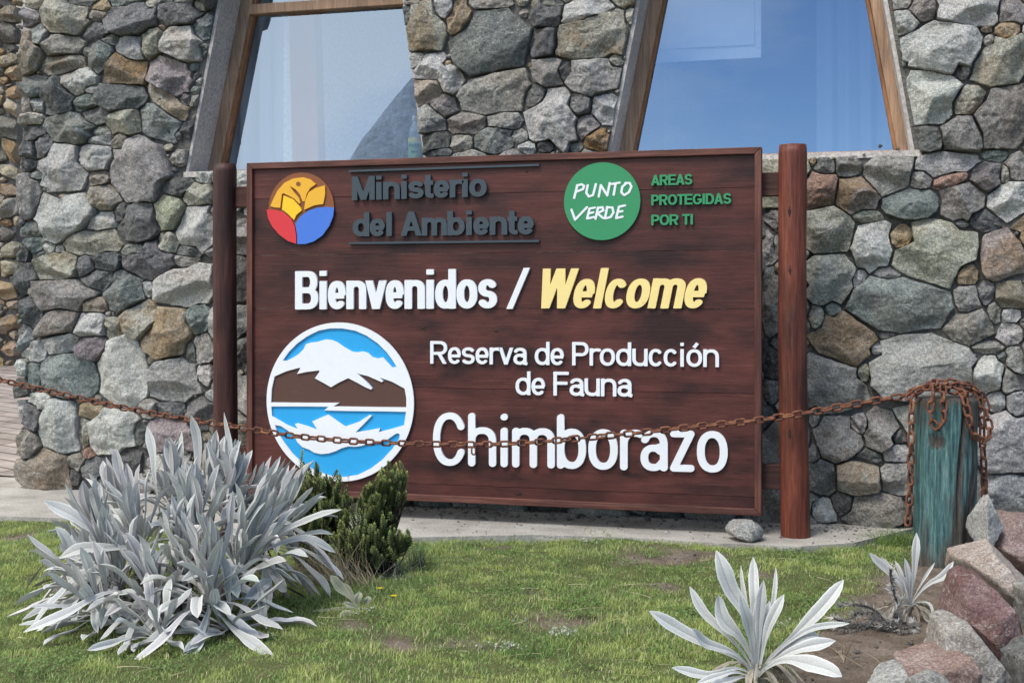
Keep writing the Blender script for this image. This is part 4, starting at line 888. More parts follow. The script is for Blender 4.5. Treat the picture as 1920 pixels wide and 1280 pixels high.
cc = mixc(t, at2.outputs['Color'], turf, earth); cc = mixc(t, 1, cc, ramp(t, n2, [(.3, (.55,)*3), (.5, (1,)*3), (.7, (1.45,)*3)]), 'MULTIPLY'); t.links.new(cc, b.inputs['Base Color'])
ha = N(t, 'Math', operation='ADD'); t.links.new(n1, ha.inputs[0]); t.links.new(n2, ha.inputs[1]); bump(t, b, ha.outputs[0], .9, .018)
lawn = link('lawn', npmesh('lawn', np.stack([X, Y_, Zg], -1).reshape(-1, 3), F, True, {'col': np.stack([BM.ravel()]*3+[BM.ravel()*0+1], 1)}), m); lawn['kind'] = 'structure'
# mountain behind the camera, which the panes reflect
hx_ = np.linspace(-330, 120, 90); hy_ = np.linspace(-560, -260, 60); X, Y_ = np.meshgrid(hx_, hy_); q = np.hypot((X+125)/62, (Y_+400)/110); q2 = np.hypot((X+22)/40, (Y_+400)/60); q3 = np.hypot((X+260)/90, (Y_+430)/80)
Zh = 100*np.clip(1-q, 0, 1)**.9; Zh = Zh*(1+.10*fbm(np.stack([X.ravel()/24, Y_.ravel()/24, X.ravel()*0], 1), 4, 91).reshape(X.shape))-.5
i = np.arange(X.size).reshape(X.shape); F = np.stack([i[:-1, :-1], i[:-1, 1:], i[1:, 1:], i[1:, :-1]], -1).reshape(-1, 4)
hl = link('hills', npmesh('hills', np.stack([X, Y_, Zh], -1).reshape(-1, 3), F), earthy('hazy_mountain_rock', (.34, .38, .43), (.46, .50, .55), .05, .4, .5)); hl['kind'] = 'structure'  # distance haze and a lift of its shaded side are put into this colour
# brick ramp to the left of the wall, far masonry, pale plaster
m, t, b = mat('paver_ramp', .9, .2); v = coords(t); vr = N(t, 'Mapping'); vr.inputs['Rotation'].default_value = (0, 0, R(20)); t.links.new(v, vr.inputs[0]); bk = N(t, 'TexBrick', Scale=1.0); bk.inputs['Brick Width'].default_value = .8; bk.inputs['Row Height'].default_value = .14; bk.inputs['Mortar Size'].default_value = .008
bk.inputs['Color1'].default_value = (.22, .185, .165, 1); bk.inputs['Color2'].default_value = (.31, .27, .245, 1); bk.inputs['Mortar'].default_value = (.06, .045, .04, 1); t.links.new(vr.outputs[0], bk.inputs['Vector'])
n1 = noise(t, v, 6, 6); cc = mixc(t, 1, bk.outputs[0], ramp(t, n1, [(.3, (.7,)*3), (.7, (1.3,)*3)]), 'MULTIPLY'); t.links.new(cc, b.inputs['Base Color']); bump(t, b, bk.outputs[1], -.6, .01)
me = bpy.data.meshes.new('path'); me.from_pydata([(-9, 5.98, .004), (-3.9, 5.98, .004), (-3.9, 13, .50), (-12.5, 13, .50)], [], [(0, 1, 2, 3)]); o = link('path', me, m); o['kind'] = 'structure'
g2 = np.random.default_rng(77); YF = 10.6; xf = atY(37, 500, YF).x
ins_f = lambda P: (P[..., 0] > -11.2) & (P[..., 0] < xf) & (P[..., 1] > .0) & (P[..., 1] < 4.2)
inb = lambda P: (P[:, 0] > -8.9)
Sf, cf = fill_seeds([], lambda P: ins_f(P), (-11.2, xf, 0, 4.2), [.10, .075, .055, .04, .028], 1700, 'kbogkbgdg', g2, asp=(1.4, 2.8))
VF, FF, CF = build_stones(Sf, cf, ins_f, g2, NA=22, gap=.006, prot=1.5, warm=(.98, .90, .78))
fw_ = thing('rubble_wall', 'brownish rubble stone wall far behind at the left edge', 'wall', ((xf-11.2)/2, YF, 0)); FLo = Vector(fw_.location)
o = link('stone_facing', npmesh('stone_facing', np.stack([VF[:, 0], YF-VF[:, 1], VF[:, 2]], 1), FF, True, CF), M_STONE, fw_); o.location = -FLo
o = link('mortar_bed', prisms('mortar_bed', [[(-11.2, 0), (-11.2, 4.2), (xf-.05, 4.2), (xf-.05, 0)]], YF+.012, YF+.5), M_MORTAR, fw_); o.location = -FLo
for v_ in o.data.vertices:                                             # its end is splayed
    if v_.co.y > YF+.3 and v_.co.x > -10: v_.co.x -= .5
pw = link('plaster_wall', prisms('plaster_wall', [[(-9.5, 0), (-9.5, 4.6), (-6.4, 4.6), (-6.4, 0)]], 11.6, 11.9), M_WHITEWALL); rebase(pw, (-8, 11.75, 0)); tag(pw, 'pale plastered wall glimpsed between the two stone walls', 'wall')

# ------------------------------------------------------------------ boulders
def rock(pxpoly, D, thick, code, seed, label, name='boulder', cat='boulder', group=None, sub=6, lich=None, rough=1.0, base_z=None, warm=(1, 1, 1)):
    """the outline's edges become the rock's side planes; chipped facets close it front and back"""
    gen = np.random.default_rng(seed); bm = bmesh.new(); bmesh.ops.create_icosphere(bm, subdivisions=sub, radius=1); dirs = np.array([v.co[:] for v in bm.verts]); faces = np.array([[v.index for v in f.verts] for f in bm.faces]); bm.free()
    hz = thick/2; s = (D+hz*.75)/FPX; P = np.array(pxpoly, float); c_ = (P.max(0)+P.min(0))/2; q = (P-c_)*np.array([1, -1])*s
    area = .5*np.sum(q[:, 0]*np.roll(q[:, 1], -1)-np.roll(q[:, 0], -1)*q[:, 1])
    if area < 0: q = q[::-1]
    d = np.stack([dirs[:, 0], dirs[:, 2], -dirs[:, 1]], 1)                # right, up, toward the camera
    ext = np.abs(q).max(0); rr = np.full(len(d), 1e3)
    for a, b in zip(q, np.roll(q, -1, 0)):
        e_ = b-a; nn = np.array([e_[1], -e_[0]]); nn /= np.linalg.norm(nn)+1e-9; k_ = a@nn
        n3 = np.array([nn[0], nn[1], gen.uniform(-.12, .25)]); dn = d@n3; rr = np.minimum(rr, np.where(dn > .02, max(k_, .004)/np.maximum(dn, .02), 1e3))
    hz = thick/2
    for sgn in (1, -1):
        for _ in range(11):
            n3 = np.array([gen.normal(0, .75), gen.normal(.12, .75), sgn*1.0]); n3 /= np.linalg.norm(n3); sup = (hz*abs(n3[2])+(abs(n3[0])*ext[0]+abs(n3[1])*ext[1])*.62)*gen.uniform(.72, 1.0); dn = d@n3; rr = np.minimum(rr, np.where(dn > .05, sup/np.maximum(dn, .05), 1e3))
    rr = np.minimum(rr, np.linalg.norm(ext)*1.4); L0 = d*rr[:, None]; sz = float(min(ext.min()*2, thick))
    nzz = fbm(L0/sz*2.3+seed*3.1, 4, seed)*.030+fbm(L0*38+seed, 3, seed+3)*.014/max(sz, .05)*.35
    L0 = L0*(1+nzz*rough)[:, None]; cen = atD(*c_, D+hz*.75)
    W = np.array(cen)+L0[:, :1]*np.array(RIGHT)+L0[:, 1:2]*np.array(UP)-L0[:, 2:3]*np.array(FWD)
    cl = np.array(PAL[code])*np.array(warm)*(1.0 if code in 'gdwkbotplr' else 1.25); col = np.tile([*cl, 1], (len(W), 1)); e_ = np.tile([LICH[code] if lich is None else lich, STAIN[code], (seed*.37) % 1, 1], (len(W), 1))
    o = link(name, npmesh(name, W, faces, True, {'tint': col, 'extra': e_}), M_STONE); rebase(o, (cen.x, cen.y, float(W[:, 2].min()))); return tag(o, label, cat, group)
BG = 'boulders edging the flower bed'
PAL['x'] = (.235, .165, .150); LICH['x'] = .25; STAIN['x'] = .2; PAL['y'] = (.30, .25, .215); LICH['y'] = .3; STAIN['y'] = .2; PAL['q'] = (.13, .075, .075); LICH['q'] = .15; STAIN['q'] = .1
PAL['f'] = (.27, .255, .235); LICH['f'] = .3; STAIN['f'] = .12
rock([(1826, 914), (1850, 925), (1868, 960), (1880, 985), (1850, 1015), (1805, 1042), (1796, 1028), (1812, 990), (1830, 960)], 4.52, .12, 'l', 11, 'slender pale grey rock leaning against the teal post', group=BG)
rock([(1855, 985), (1895, 962), (1960, 970), (1990, 1030), (1960, 1085), (1905, 1078), (1868, 1050), (1848, 1015)], 4.55, .35, 'x', 12, 'coarse reddish boulder at the right edge behind the pinkish slab', group=BG)
rock([(1786, 1042), (1855, 1020), (1885, 1045), (1945, 1130), (1950, 1200), (1900, 1190), (1840, 1110), (1790, 1075)], 3.80, .35, 'y', 13, 'flat pinkish grey slab rock in front of the teal post', group=BG)
rock([(1804, 1096), (1820, 1084), (1850, 1090), (1885, 1130), (1908, 1200), (1922, 1262), (1880, 1275), (1830, 1215), (1790, 1160)], 3.46, .32, 'q', 14, 'dark purple red boulder in the middle of the rock border', group=BG)
rock([(1752, 1160), (1792, 1154), (1815, 1170), (1850, 1215), (1895, 1290), (1880, 1330), (1800, 1310), (1755, 1250)], 3.14, .28, 'f', 15, 'smooth light grey boulder left of the dark purple one', group=BG)
rock([(1684, 1240), (1740, 1228), (1800, 1218), (1818, 1250), (1825, 1330), (1700, 1330)], 3.06, .25, 'x', 16, 'pink brown rock at the bottom edge among grey ones', group=BG)
rock([(1630, 1285), (1660, 1262), (1692, 1250), (1705, 1275), (1720, 1330), (1630, 1330)], 3.00, .2, 'l', 17, 'pale grey rock leftmost at the bottom of the rock border', group=BG)
rock([(1695, 1266), (1745, 1258), (1775, 1270), (1790, 1330), (1700, 1330)], 2.96, .1, 'g', 18, 'grey flat rock cut by the bottom edge before the pink one', group=BG)
rock([(1895, 1225), (1940, 1205), (2010, 1240), (2010, 1330), (1900, 1330)], 3.06, .3, 'd', 19, 'dark grey rock in the bottom corner of the border', group=BG)
rock([(1925, 1110), (1990, 1090), (2060, 1150), (2060, 1240), (1950, 1220)], 3.55, .3, 'g', 20, 'grey boulder at the outer side of the rock border', group=BG)
rock([(1770, 1108), (1782, 1100), (1793, 1106), (1792, 1140), (1778, 1146), (1769, 1135)], 4.02, .05, 't', 21, 'small greenish stone lying left of the dark purple boulder', 'stone', 'stone', sub=4)
rock([(1362, 990), (1380, 977), (1410, 975), (1430, 992), (1428, 1004), (1400, 1011), (1370, 1003)], 5.07, .12, 'l', 22, 'grey stone on the concrete under the sign corner', 'stone', 'stone', sub=4, warm=(.85, .85, .85))
for q, (x, y, r_, lb) in enumerate(((1448, 998, 6, 'small pale pebble beside the grey stone under the sign'), (1456, 996, 4, 'tiny grey pebble against the foot of the right sign post'), (1397, 1013, 6, 'flat dark chip in front of the grey stone under the sign'), (1250, 999, 7, 'pale stone chip alone on the concrete below the sign'), (910, 975, 6, 'dark chip on the concrete under the lower sign edge'), (1038, 974, 7, 'dark flat chip on the concrete under the sign middle'), (822, 968, 8, 'grey chip on the concrete right of the dark shrub'))):
    d_ = (0-CAMH)/rayd(x, y).z; rock([(x-r_, y+1), (x-r_*.4, y-r_*.6), (x+r_*.6, y-r_*.5), (x+r_, y+1), (x+r_*.3, y+r_*.4), (x-r_*.5, y+r_*.4)], d_, r_*.003, 'gldlddg'[q], 50+q, lb, 'pebble', 'pebble', 'pebbles on the concrete strip', sub=3)

# loose grit along the wall foot, on the bare soil and between the boulders
def grit():
    gen = np.random.default_rng(303); ico = bmesh.new(); bmesh.ops.create_icosphere(ico, subdivisions=1, radius=1); iv = np.array([v.co[:] for v in ico.verts]); fi_ = np.array([[v.index for v in f.verts] for f in ico.faces]); ico.free(); out = []
    def put(x, y, z, r, code):
        v = iv*(1+gen.uniform(-.3, .3, (len(iv), 1)))*r*np.array([gen.uniform(.7, 1.4), gen.uniform(.7, 1.4), gen.uniform(.35, .8)]); a = gen.uniform(0, 6.28); v = np.stack([v[:, 0]*math.cos(a)-v[:, 1]*math.sin(a), v[:, 0]*math.sin(a)+v[:, 1]*math.cos(a), v[:, 2]], 1)+np.array([x, y, z+r*.25])
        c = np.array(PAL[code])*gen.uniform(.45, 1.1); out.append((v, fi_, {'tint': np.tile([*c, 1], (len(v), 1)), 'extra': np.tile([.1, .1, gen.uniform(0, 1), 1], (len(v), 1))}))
    for _ in range(1500):
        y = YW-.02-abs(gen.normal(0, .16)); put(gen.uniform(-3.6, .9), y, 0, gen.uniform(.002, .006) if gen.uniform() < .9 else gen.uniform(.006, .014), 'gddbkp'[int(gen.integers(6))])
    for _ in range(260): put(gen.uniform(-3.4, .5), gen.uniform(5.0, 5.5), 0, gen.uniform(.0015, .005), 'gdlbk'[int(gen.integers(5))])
    n_ = 0
    while n_ < 900:
        x, y = gen.uniform(-.7, 1.5), gen.uniform(2.8, 5.1)
        if bare_mask(np.array([x]), np.array([y]))[0] > .55 and not inpoly(np.array([x, y]), conc_poly): put(x, y, float(gh(np.array([x]), np.array([y]))[0])-.003, gen.uniform(.0015, .005) if gen.uniform() < .92 else gen.uniform(.005, .012), 'bbdgpk'[int(gen.integers(6))]); n_ += 1
    for px, py, rx, ry in BARE:
        for _ in range(22):
            p = atZ(px+gen.normal(0, rx*.5), py+gen.normal(0, ry*.5), GZ)
            if not inpoly(np.array([p.x, p.y]), conc_poly): put(p.x, p.y, GZ+.001, gen.uniform(.0015, .005), 'bdgk'[int(gen.integers(4))])
    return out
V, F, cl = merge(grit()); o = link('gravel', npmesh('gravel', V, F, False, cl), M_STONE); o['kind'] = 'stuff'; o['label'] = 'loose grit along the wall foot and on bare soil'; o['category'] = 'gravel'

# ------------------------------------------------------------------ leaves
def leaf(path, width, nrm, col, rib=None, n=13, fold=.35, prof=None, gen=rng, curl=.0, edge=1.5, twist=0.0):
    """lance-shaped woolly leaf along path (m,3); nrm: upper side"""
    P = bez(path, n); T = np.gradient(P, axis=0); T /= np.linalg.norm(T, axis=1)[:, None]
    up = np.array(nrm, float); B = np.cross(T, up); bl_ = np.linalg.norm(B, axis=1); B = B/np.maximum(bl_, 1e-6)[:, None]; Nn = np.cross(B, T)
    s = np.linspace(0, 1, n); tw = twist*s; B2 = B*np.cos(tw)[:, None]+Nn*np.sin(tw)[:, None]; Nn = np.cross(B2, T); B = B2
    w = width*(np.interp(s, *prof) if prof else np.interp(s, [0, .12, .32, .52, .70, .82, .91, .965, 1], [.24, .17, .26, .62, 1.0, .96, .70, .42, .06]))/2
    w = w*(1+.07*np.sin(s*19+gen.uniform(0, 6))); P = P+Nn*(width*.16*np.sin(s*gen.uniform(7, 13)+gen.uniform(0, 6))*s)[:, None]+B*(width*.10*np.sin(s*gen.uniform(5, 10)+gen.uniform(0, 6))*s)[:, None]
    rows = []; cr = []
    for f in (-1, -.72, -.12, 0, .12, .72, 1):
        h = fold*abs(f)-(.10 if abs(f) < .05 else 0)-curl*max(0, abs(f)-.72)*2.2
        rows.append(P+B*(w*f*math.cos(fold*.6))[:, None]+Nn*(w*h)[:, None])
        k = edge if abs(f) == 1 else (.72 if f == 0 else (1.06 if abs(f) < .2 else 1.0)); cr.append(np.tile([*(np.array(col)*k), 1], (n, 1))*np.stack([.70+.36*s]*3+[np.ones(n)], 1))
    V = np.stack(rows, 1).reshape(-1, 3); Cc = np.stack(cr, 1).reshape(-1, 4); V = V+(vnoise(V*55+7, 3)*.0016)[:, None]*np.repeat(Nn, 7, 0)
    i = np.arange(n*7).reshape(n, 7); F = np.stack([i[:-1, :-1], i[:-1, 1:], i[1:, 1:], i[1:, :-1]], -1).reshape(-1, 4)
    return V, F, {'col': Cc}
SIL = np.array((.42, .425, .405))
def scol(gen): return SIL*gen.uniform(.84, 1.12)*(1+gen.normal(0, .02, 3))
def rosette(base, axis, n, L0, wid, gen, spread=(8, 85), droop=.5, front_bias=0):
    ax = np.array(axis, float); ax /= np.linalg.norm(ax); e1 = np.cross(ax, [0, 0, 1.0]); e1 = e1/np.linalg.norm(e1) if np.linalg.norm(e1) > .05 else np.array([1., 0, 0]); e2 = np.cross(ax, e1); out = []
    for k in range(n):
        f = (k+.5)/n; fi = f; az = k*2.39996+gen.normal(0, .25); inc = R(spread[0]+(spread[1]-spread[0])*f**1.6+gen.normal(0, 6))
        d = ax*math.cos(inc)+(e1*math.cos(az)+e2*math.sin(az))*math.sin(inc); L_ = L0*gen.uniform(.78, 1.12)*(1.05-.15*abs(f-.45)); dr = droop*(f**1.8)*gen.uniform(.6, 1.4)
        side = np.cross(d, [0, 0, 1.0]); side = side/max(np.linalg.norm(side), 1e-6); sw = gen.normal(0, .05)
        pts = [np.array(base)+d*.006]
        for s in (.25, .5, .75, 1.0): pts.append(np.array(base)+d*L_*s+np.array([0, 0, -1.])*dr*L_*s*s*(.75 if d[2] > .3 else .55)+side*sw*L_*math.sin(s*4))
        for p in pts:
            p[2] = max(p[2], GZ+.012+gen.uniform(0, .012))
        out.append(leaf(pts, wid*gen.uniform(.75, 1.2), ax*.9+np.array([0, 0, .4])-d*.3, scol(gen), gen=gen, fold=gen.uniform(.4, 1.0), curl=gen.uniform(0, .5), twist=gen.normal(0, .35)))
    return out
def stalk(p, q, r0, r1, col, n=7, m=6, wob=.01, gen=rng):
    p, q = np.array(p, float), np.array(q, float); pts = bez([p, (p+q)/2+gen.normal(0, wob, 3), q], n); T = q-p; T /= np.linalg.norm(T)+1e-9; e1 = np.cross(T, [.3, .9, .1]); e1 /= np.linalg.norm(e1); e2 = np.cross(T, e1); V = []
    for k in range(n):
        r = r0+(r1-r0)*k/(n-1)
        for j in range(m): V.append(pts[k]+(e1*math.cos(2*math.pi*j/m)+e2*math.sin(2*math.pi*j/m))*r)
    i = np.arange(n*m).reshape(n, m); nx_ = np.roll(i, -1, 1); return np.array(V), np.stack([i[:-1], nx_[:-1], nx_[1:], i[1:]], -1).reshape(-1, 4), {'col': np.tile([*col, 1], (n*m, 1))}
# the big silver clump: many rosettes on short woody stems
gS = np.random.default_rng(21)
ROS = [(390, 1132, 3.78, 24, .235, .036, 0, (5, 100)), (296, 1148, 3.80, 22, .21, .034, -.15, (6, 110)), (452, 1076, 3.98, 24, .27, .034, .22, (4, 75)), (222, 1106, 3.95, 20, .22, .034, -.1, (8, 105)), (362, 1015, 4.10, 24, .24, .034, 0, (5, 70)),
       (262, 1030, 4.12, 22, .24, .034, -.1, (5, 80)), (425, 960, 4.30, 24, .235, .034, .08, (4, 60)), (330, 950, 4.35, 22, .225, .034, -.05, (4, 65)), (200, 1050, 4.20, 20, .23, .036, -.15, (10, 90)), (500, 1020, 4.22, 20, .25, .034, .35, (6, 80)),
       (195, 1160, 3.80, 16, .19, .034, -.25, (30, 115)), (240, 985, 4.38, 20, .22, .034, -.2, (6, 70)), (400, 925, 4.48, 18, .20, .032, .05, (4, 55)), (300, 1205, 3.66, 14, .17, .033, -.2, (45, 120)), (465, 985, 4.38, 18, .23, .032, .25, (4, 60)), (165, 1110, 4.02, 14, .20, .034, -.2, (25, 100)), (345, 1085, 3.92, 20, .22, .034, 0, (5, 80)), (430, 1190, 3.75, 10, .20, .032, .2, (60, 125))]
pl = []; stems = []
cbase = np.array(atZ(320, 1120, GZ))
for px, py, D, n, L_, wd, lean, spr in ROS:
    b0 = np.array(atD(px, py, D)); b0[2] = GZ+.01+(b0[2]-GZ)*.84; ax = np.array([0, -.10, 1.0])+np.array(RIGHT)*lean+(b0-cbase)*np.array([.35, .35, 0])
    pl += rosette(b0, ax, int(n*1.65), L_*1.21, wd*1.04, gS, (spr[0]*.6, spr[1]*.78), 1.35)
    foot = cbase+(b0-cbase)*np.array([.7, .7, 0]); foot[2] = GZ; stems.append(stalk(foot, b0, .016, .012, (.10, .085, .07), gen=gS))
# a few long leaves sprawling outwards
for pts, wd in (([(400, 1140, 3.75), (430, 1170, 3.66), (470, 1205, 3.55), (515, 1234, 3.47)], .034), ([(400, 1135, 3.75), (350, 1150, 3.6), (300, 1200, 3.5), (245, 1250, 3.45)], .036), ([(395, 1140, 3.75), (385, 1190, 3.6), (350, 1235, 3.5), (278, 1258, 3.45)], .034),
        ([(460, 1070, 4.0), (500, 1030, 4.0), (570, 1010, 4.05), (628, 1036, 4.1)], .040), ([(460, 1060, 4.0), (520, 1000, 4.0), (580, 975, 4.0), (640, 952, 4.02)], .030), ([(440, 1085, 3.95), (470, 1070, 3.9), (505, 1056, 3.85), (538, 1050, 3.8)], .034),
        ([(290, 1120, 3.85), (210, 1110, 3.75), (120, 1150, 3.65), (45, 1186, 3.62)], .036), ([(230, 1090, 3.95), (160, 1075, 3.85), (105, 1120, 3.75), (60, 1180, 3.7)], .034), ([(300, 1040, 4.0), (240, 1025, 3.9), (160, 1030, 3.85), (108, 1043, 3.85)], .040),
        ([(230, 1040, 4.1), (180, 1000, 4.05), (130, 960, 4.05), (82, 938, 4.05)], .042), ([(500, 1040, 4.1), (510, 1070, 4.0), (525, 1090, 3.95), (538, 1108, 3.9)], .034), ([(470, 1010, 4.2), (530, 960, 4.2), (560, 910, 4.2), (568, 878, 4.2)], .032), ([(420, 990, 4.2), (430, 900, 4.25), (430, 830, 4.3), (422, 772, 4.3)], .032), ([(380, 960, 4.3), (372, 880, 4.35), (368, 820, 4.38), (358, 778, 4.38)], .034), ([(300, 960, 4.3), (290, 890, 4.3), (285, 840, 4.3), (278, 798, 4.32)], .034), ([(270, 960, 4.3), (230, 900, 4.3), (215, 850, 4.3), (205, 842, 4.3)], .036)):
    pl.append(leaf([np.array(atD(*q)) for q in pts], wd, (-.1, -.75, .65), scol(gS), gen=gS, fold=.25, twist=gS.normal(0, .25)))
for k in range(90):                                                    # withered skirt below
    a = gS.uniform(0, 6.28); r0 = gS.uniform(.05, .30); b0 = cbase+np.array([math.cos(a)*r0*1.2, math.sin(a)*r0, gS.uniform(.02, .12)]); d = np.array([math.cos(a), math.sin(a), 0])
    L_ = gS.uniform(.08, .18); pts = [b0, b0+d*L_*.5+np.array([0, 0, .01]), b0+d*L_+np.array([0, 0, -.08])]
    for p in pts: p[2] = max(p[2], GZ+.008)
    stems.append(leaf(pts, gS.uniform(.012, .026), (0, 0, 1), np.array((.20, .185, .16))*gS.uniform(.5, 1.2), gen=gS, n=7, fold=.4, twist=gS.normal(0, .8)))
big = thing('silver_clump', 'big mound of woolly silver leaved plants on the lawn before the sign', 'plant', (cbase[0], cbase[1], GZ))
V, F, cl = merge(pl); o = link('foliage', npmesh('foliage', V, F, True, cl), M_SILVER, big); o.location = -Vector(big.location)
V, F, cl = merge(stems); o = link('woody_stem', npmesh('woody_stem', V, F, True, cl), M_DRY, big); o.location = -Vector(big.location)
# hand-placed rosettes
def placed(name, label, ox, oy, sc_, base, D, rows, colr, gen, stem=None, n=17, mt=None):
    out = []; bx, by = ox+base[0]/sc_, oy+base[1]/sc_; B = np.array(atD(bx, by, D))
    for row in rows:
        *pts, wd, dz = row; P = [B+np.array(FWD)*gen.normal(0, .004)]; m_ = len(pts)
        for k, (x, y) in enumerate(pts): P.append(np.array(atD(ox+x/sc_, oy+y/sc_, D+dz*(k+1)/m_)))
        for p in P: p[2] = max(p[2], GZ+.006)
        tip = P[-1]-P[0]; nr = -np.array(FWD)*.75+np.array([0, 0, .55])-tip/np.linalg.norm(tip)*.3+np.array(RIGHT)*gen.normal(0, .12)
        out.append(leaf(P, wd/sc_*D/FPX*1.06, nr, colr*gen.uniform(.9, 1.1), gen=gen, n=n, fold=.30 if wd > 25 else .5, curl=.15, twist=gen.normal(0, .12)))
    t_ = thing(name, label, 'plant', (B[0], B[1], GZ)); V, F, cl = merge(out); o = link('foliage', npmesh('foliage', V, F, True, cl), mt or M_SILVER, t_); o.location = -Vector(t_.location)
    if stem: V, F, cl = merge(stem(B, gen)); o = link('stem', npmesh('stem', V, F, True, cl), M_DRY, t_); o.location = -Vector(t_.location)
    return t_
gP = np.random.default_rng(4)
def st_(B, gen):
    out = [stalk((B[0], B[1], GZ-.02), B+np.array([0, 0, .004]), .012, .010, (.25, .24, .21), gen=gen)]
    for k in range(26):                                                # withered leaves round the foot
        a = gen.uniform(0, 6.28); d = np.array([math.cos(a), math.sin(a), 0]); L_ = gen.uniform(.05, .13); b0 = np.array([B[0], B[1], GZ+gen.uniform(.01, .05)]); pts = [b0, b0+d*L_*.5+np.array([0, 0, .012]), b0+d*L_+np.array([0, 0, -.05])]
        for p in pts: p[2] = max(p[2], GZ+.008)
        out.append(leaf(pts, gen.uniform(.008, .02), (0, 0, 1), np.array((.30, .27, .22))*gen.uniform(.5, 1.2), gen=gen, n=7, fold=.4, twist=gen.normal(0, .8)))
    return out
placed('silver_rosette', 'pale silver rosette of long pointed leaves cut by the bottom edge', 1180, 960, 2.5946, (620, 800), 3.27, [
    ((540, 720), (430, 670), (300, 600), (95, 475), 66, -.06), ((530, 700), (440, 655), (350, 625), (300, 566), 52, -.10), ((560, 690), (480, 600), (360, 490), (300, 358), 48, .03), ((590, 640), (555, 480), (480, 340), (430, 183), 88, .05),
    ((585, 690), (535, 600), (460, 520), (430, 405), 70, -.03), ((600, 640), (570, 480), (552, 360), (545, 258), 22, .08), ((615, 640), (610, 460), (600, 340), (600, 217), 52, .06), ((628, 650), (630, 540), (642, 420), (650, 328), 52, .0), ((650, 640), (690, 480), (708, 370), (715, 268), 24, .08),
    ((650, 680), (670, 580), (710, 480), (748, 397), 52, .0), ((690, 700), (790, 610), (920, 480), (1037, 323), 68, .05), ((680, 720), (780, 630), (900, 560), (1070, 537), 32, -.02), ((690, 730), (800, 670), (890, 640), (1003, 622), 58, -.05), ((680, 750), (770, 715), (880, 730), (1030, 808), 82, -.14),
    ((580, 775), (500, 758), (380, 790), (205, 757), 46, -.10), ((570, 790), (500, 775), (420, 800), (330, 832), 34, -.14), ((600, 660), (580, 560), (560, 480), (549, 400), 62, -.05), ((680, 740), (760, 660), (840, 610), (925, 603), 46, .05), ((620, 640), (612, 560), (625, 470), (632, 370), 40, .02), ((560, 800), (500, 810), (440, 830), (380, 860), 40, -.16), ((640, 640), (655, 560), (668, 500), (680, 430), 36, .05)], SIL*1.12, gP, st_)
placed('silver_rosette', 'smaller silver rosette growing in bare soil near the teal post', 1180, 960, 2.5946, (1368, 455), 3.92, [
    ((1340, 400), (1280, 310), (1165, 197), 42, 0), ((1345, 395), (1290, 310), (1222, 218), 40, .04), ((1350, 390), (1325, 320), (1290, 235), 24, .03), ((1362, 390), (1355, 310), (1340, 223), 30, .0), ((1375, 390), (1390, 260), (1394, 98), 38, .04), ((1385, 410), (1430, 330), (1487, 244), 15, .05),
    ((1390, 420), (1460, 345), (1530, 305), (1580, 240), 36, 0), ((1345, 410), (1320, 340), (1270, 310), 26, -.05), ((1360, 400), (1345, 345), (1325, 300), 26, -.04), ((1395, 440), (1440, 435), (1470, 460), (1472, 505), 14, -.06), ((1390, 445), (1430, 480), (1440, 520), (1480, 540), 14, -.08), ((1345, 440), (1290, 390), (1238, 368), 22, -.05), ((1350, 450), (1300, 460), (1270, 500), 18, -.08), ((1372, 380), (1368, 320), (1360, 280), 26, .02)], SIL*1.05, gP, st_, 11)
placed('young_plant', 'young grey green broad leaved plant on the grass by the straw', 460, 820, 3.2, (712, 1085), 4.05, [
    ((670, 1010), (610, 940), (510, 825), 62, .03), ((680, 1000), (630, 930), (560, 868), 38, .05), ((690, 1040), (675, 990), (680, 924), 48, 0), ((718, 1050), (730, 1000), (735, 948), 44, .02), ((690, 1085), (630, 1095), (570, 1192), 62, -.12), ((680, 1080), (590, 1085), (488, 1100), 30, -.02), ((660, 1080), (520, 1085), (400, 1120), 16, -.04), ((700, 1060), (640, 1010), (590, 985), 34, -.04)], np.array((.27, .275, .19)), gP, None, 11)

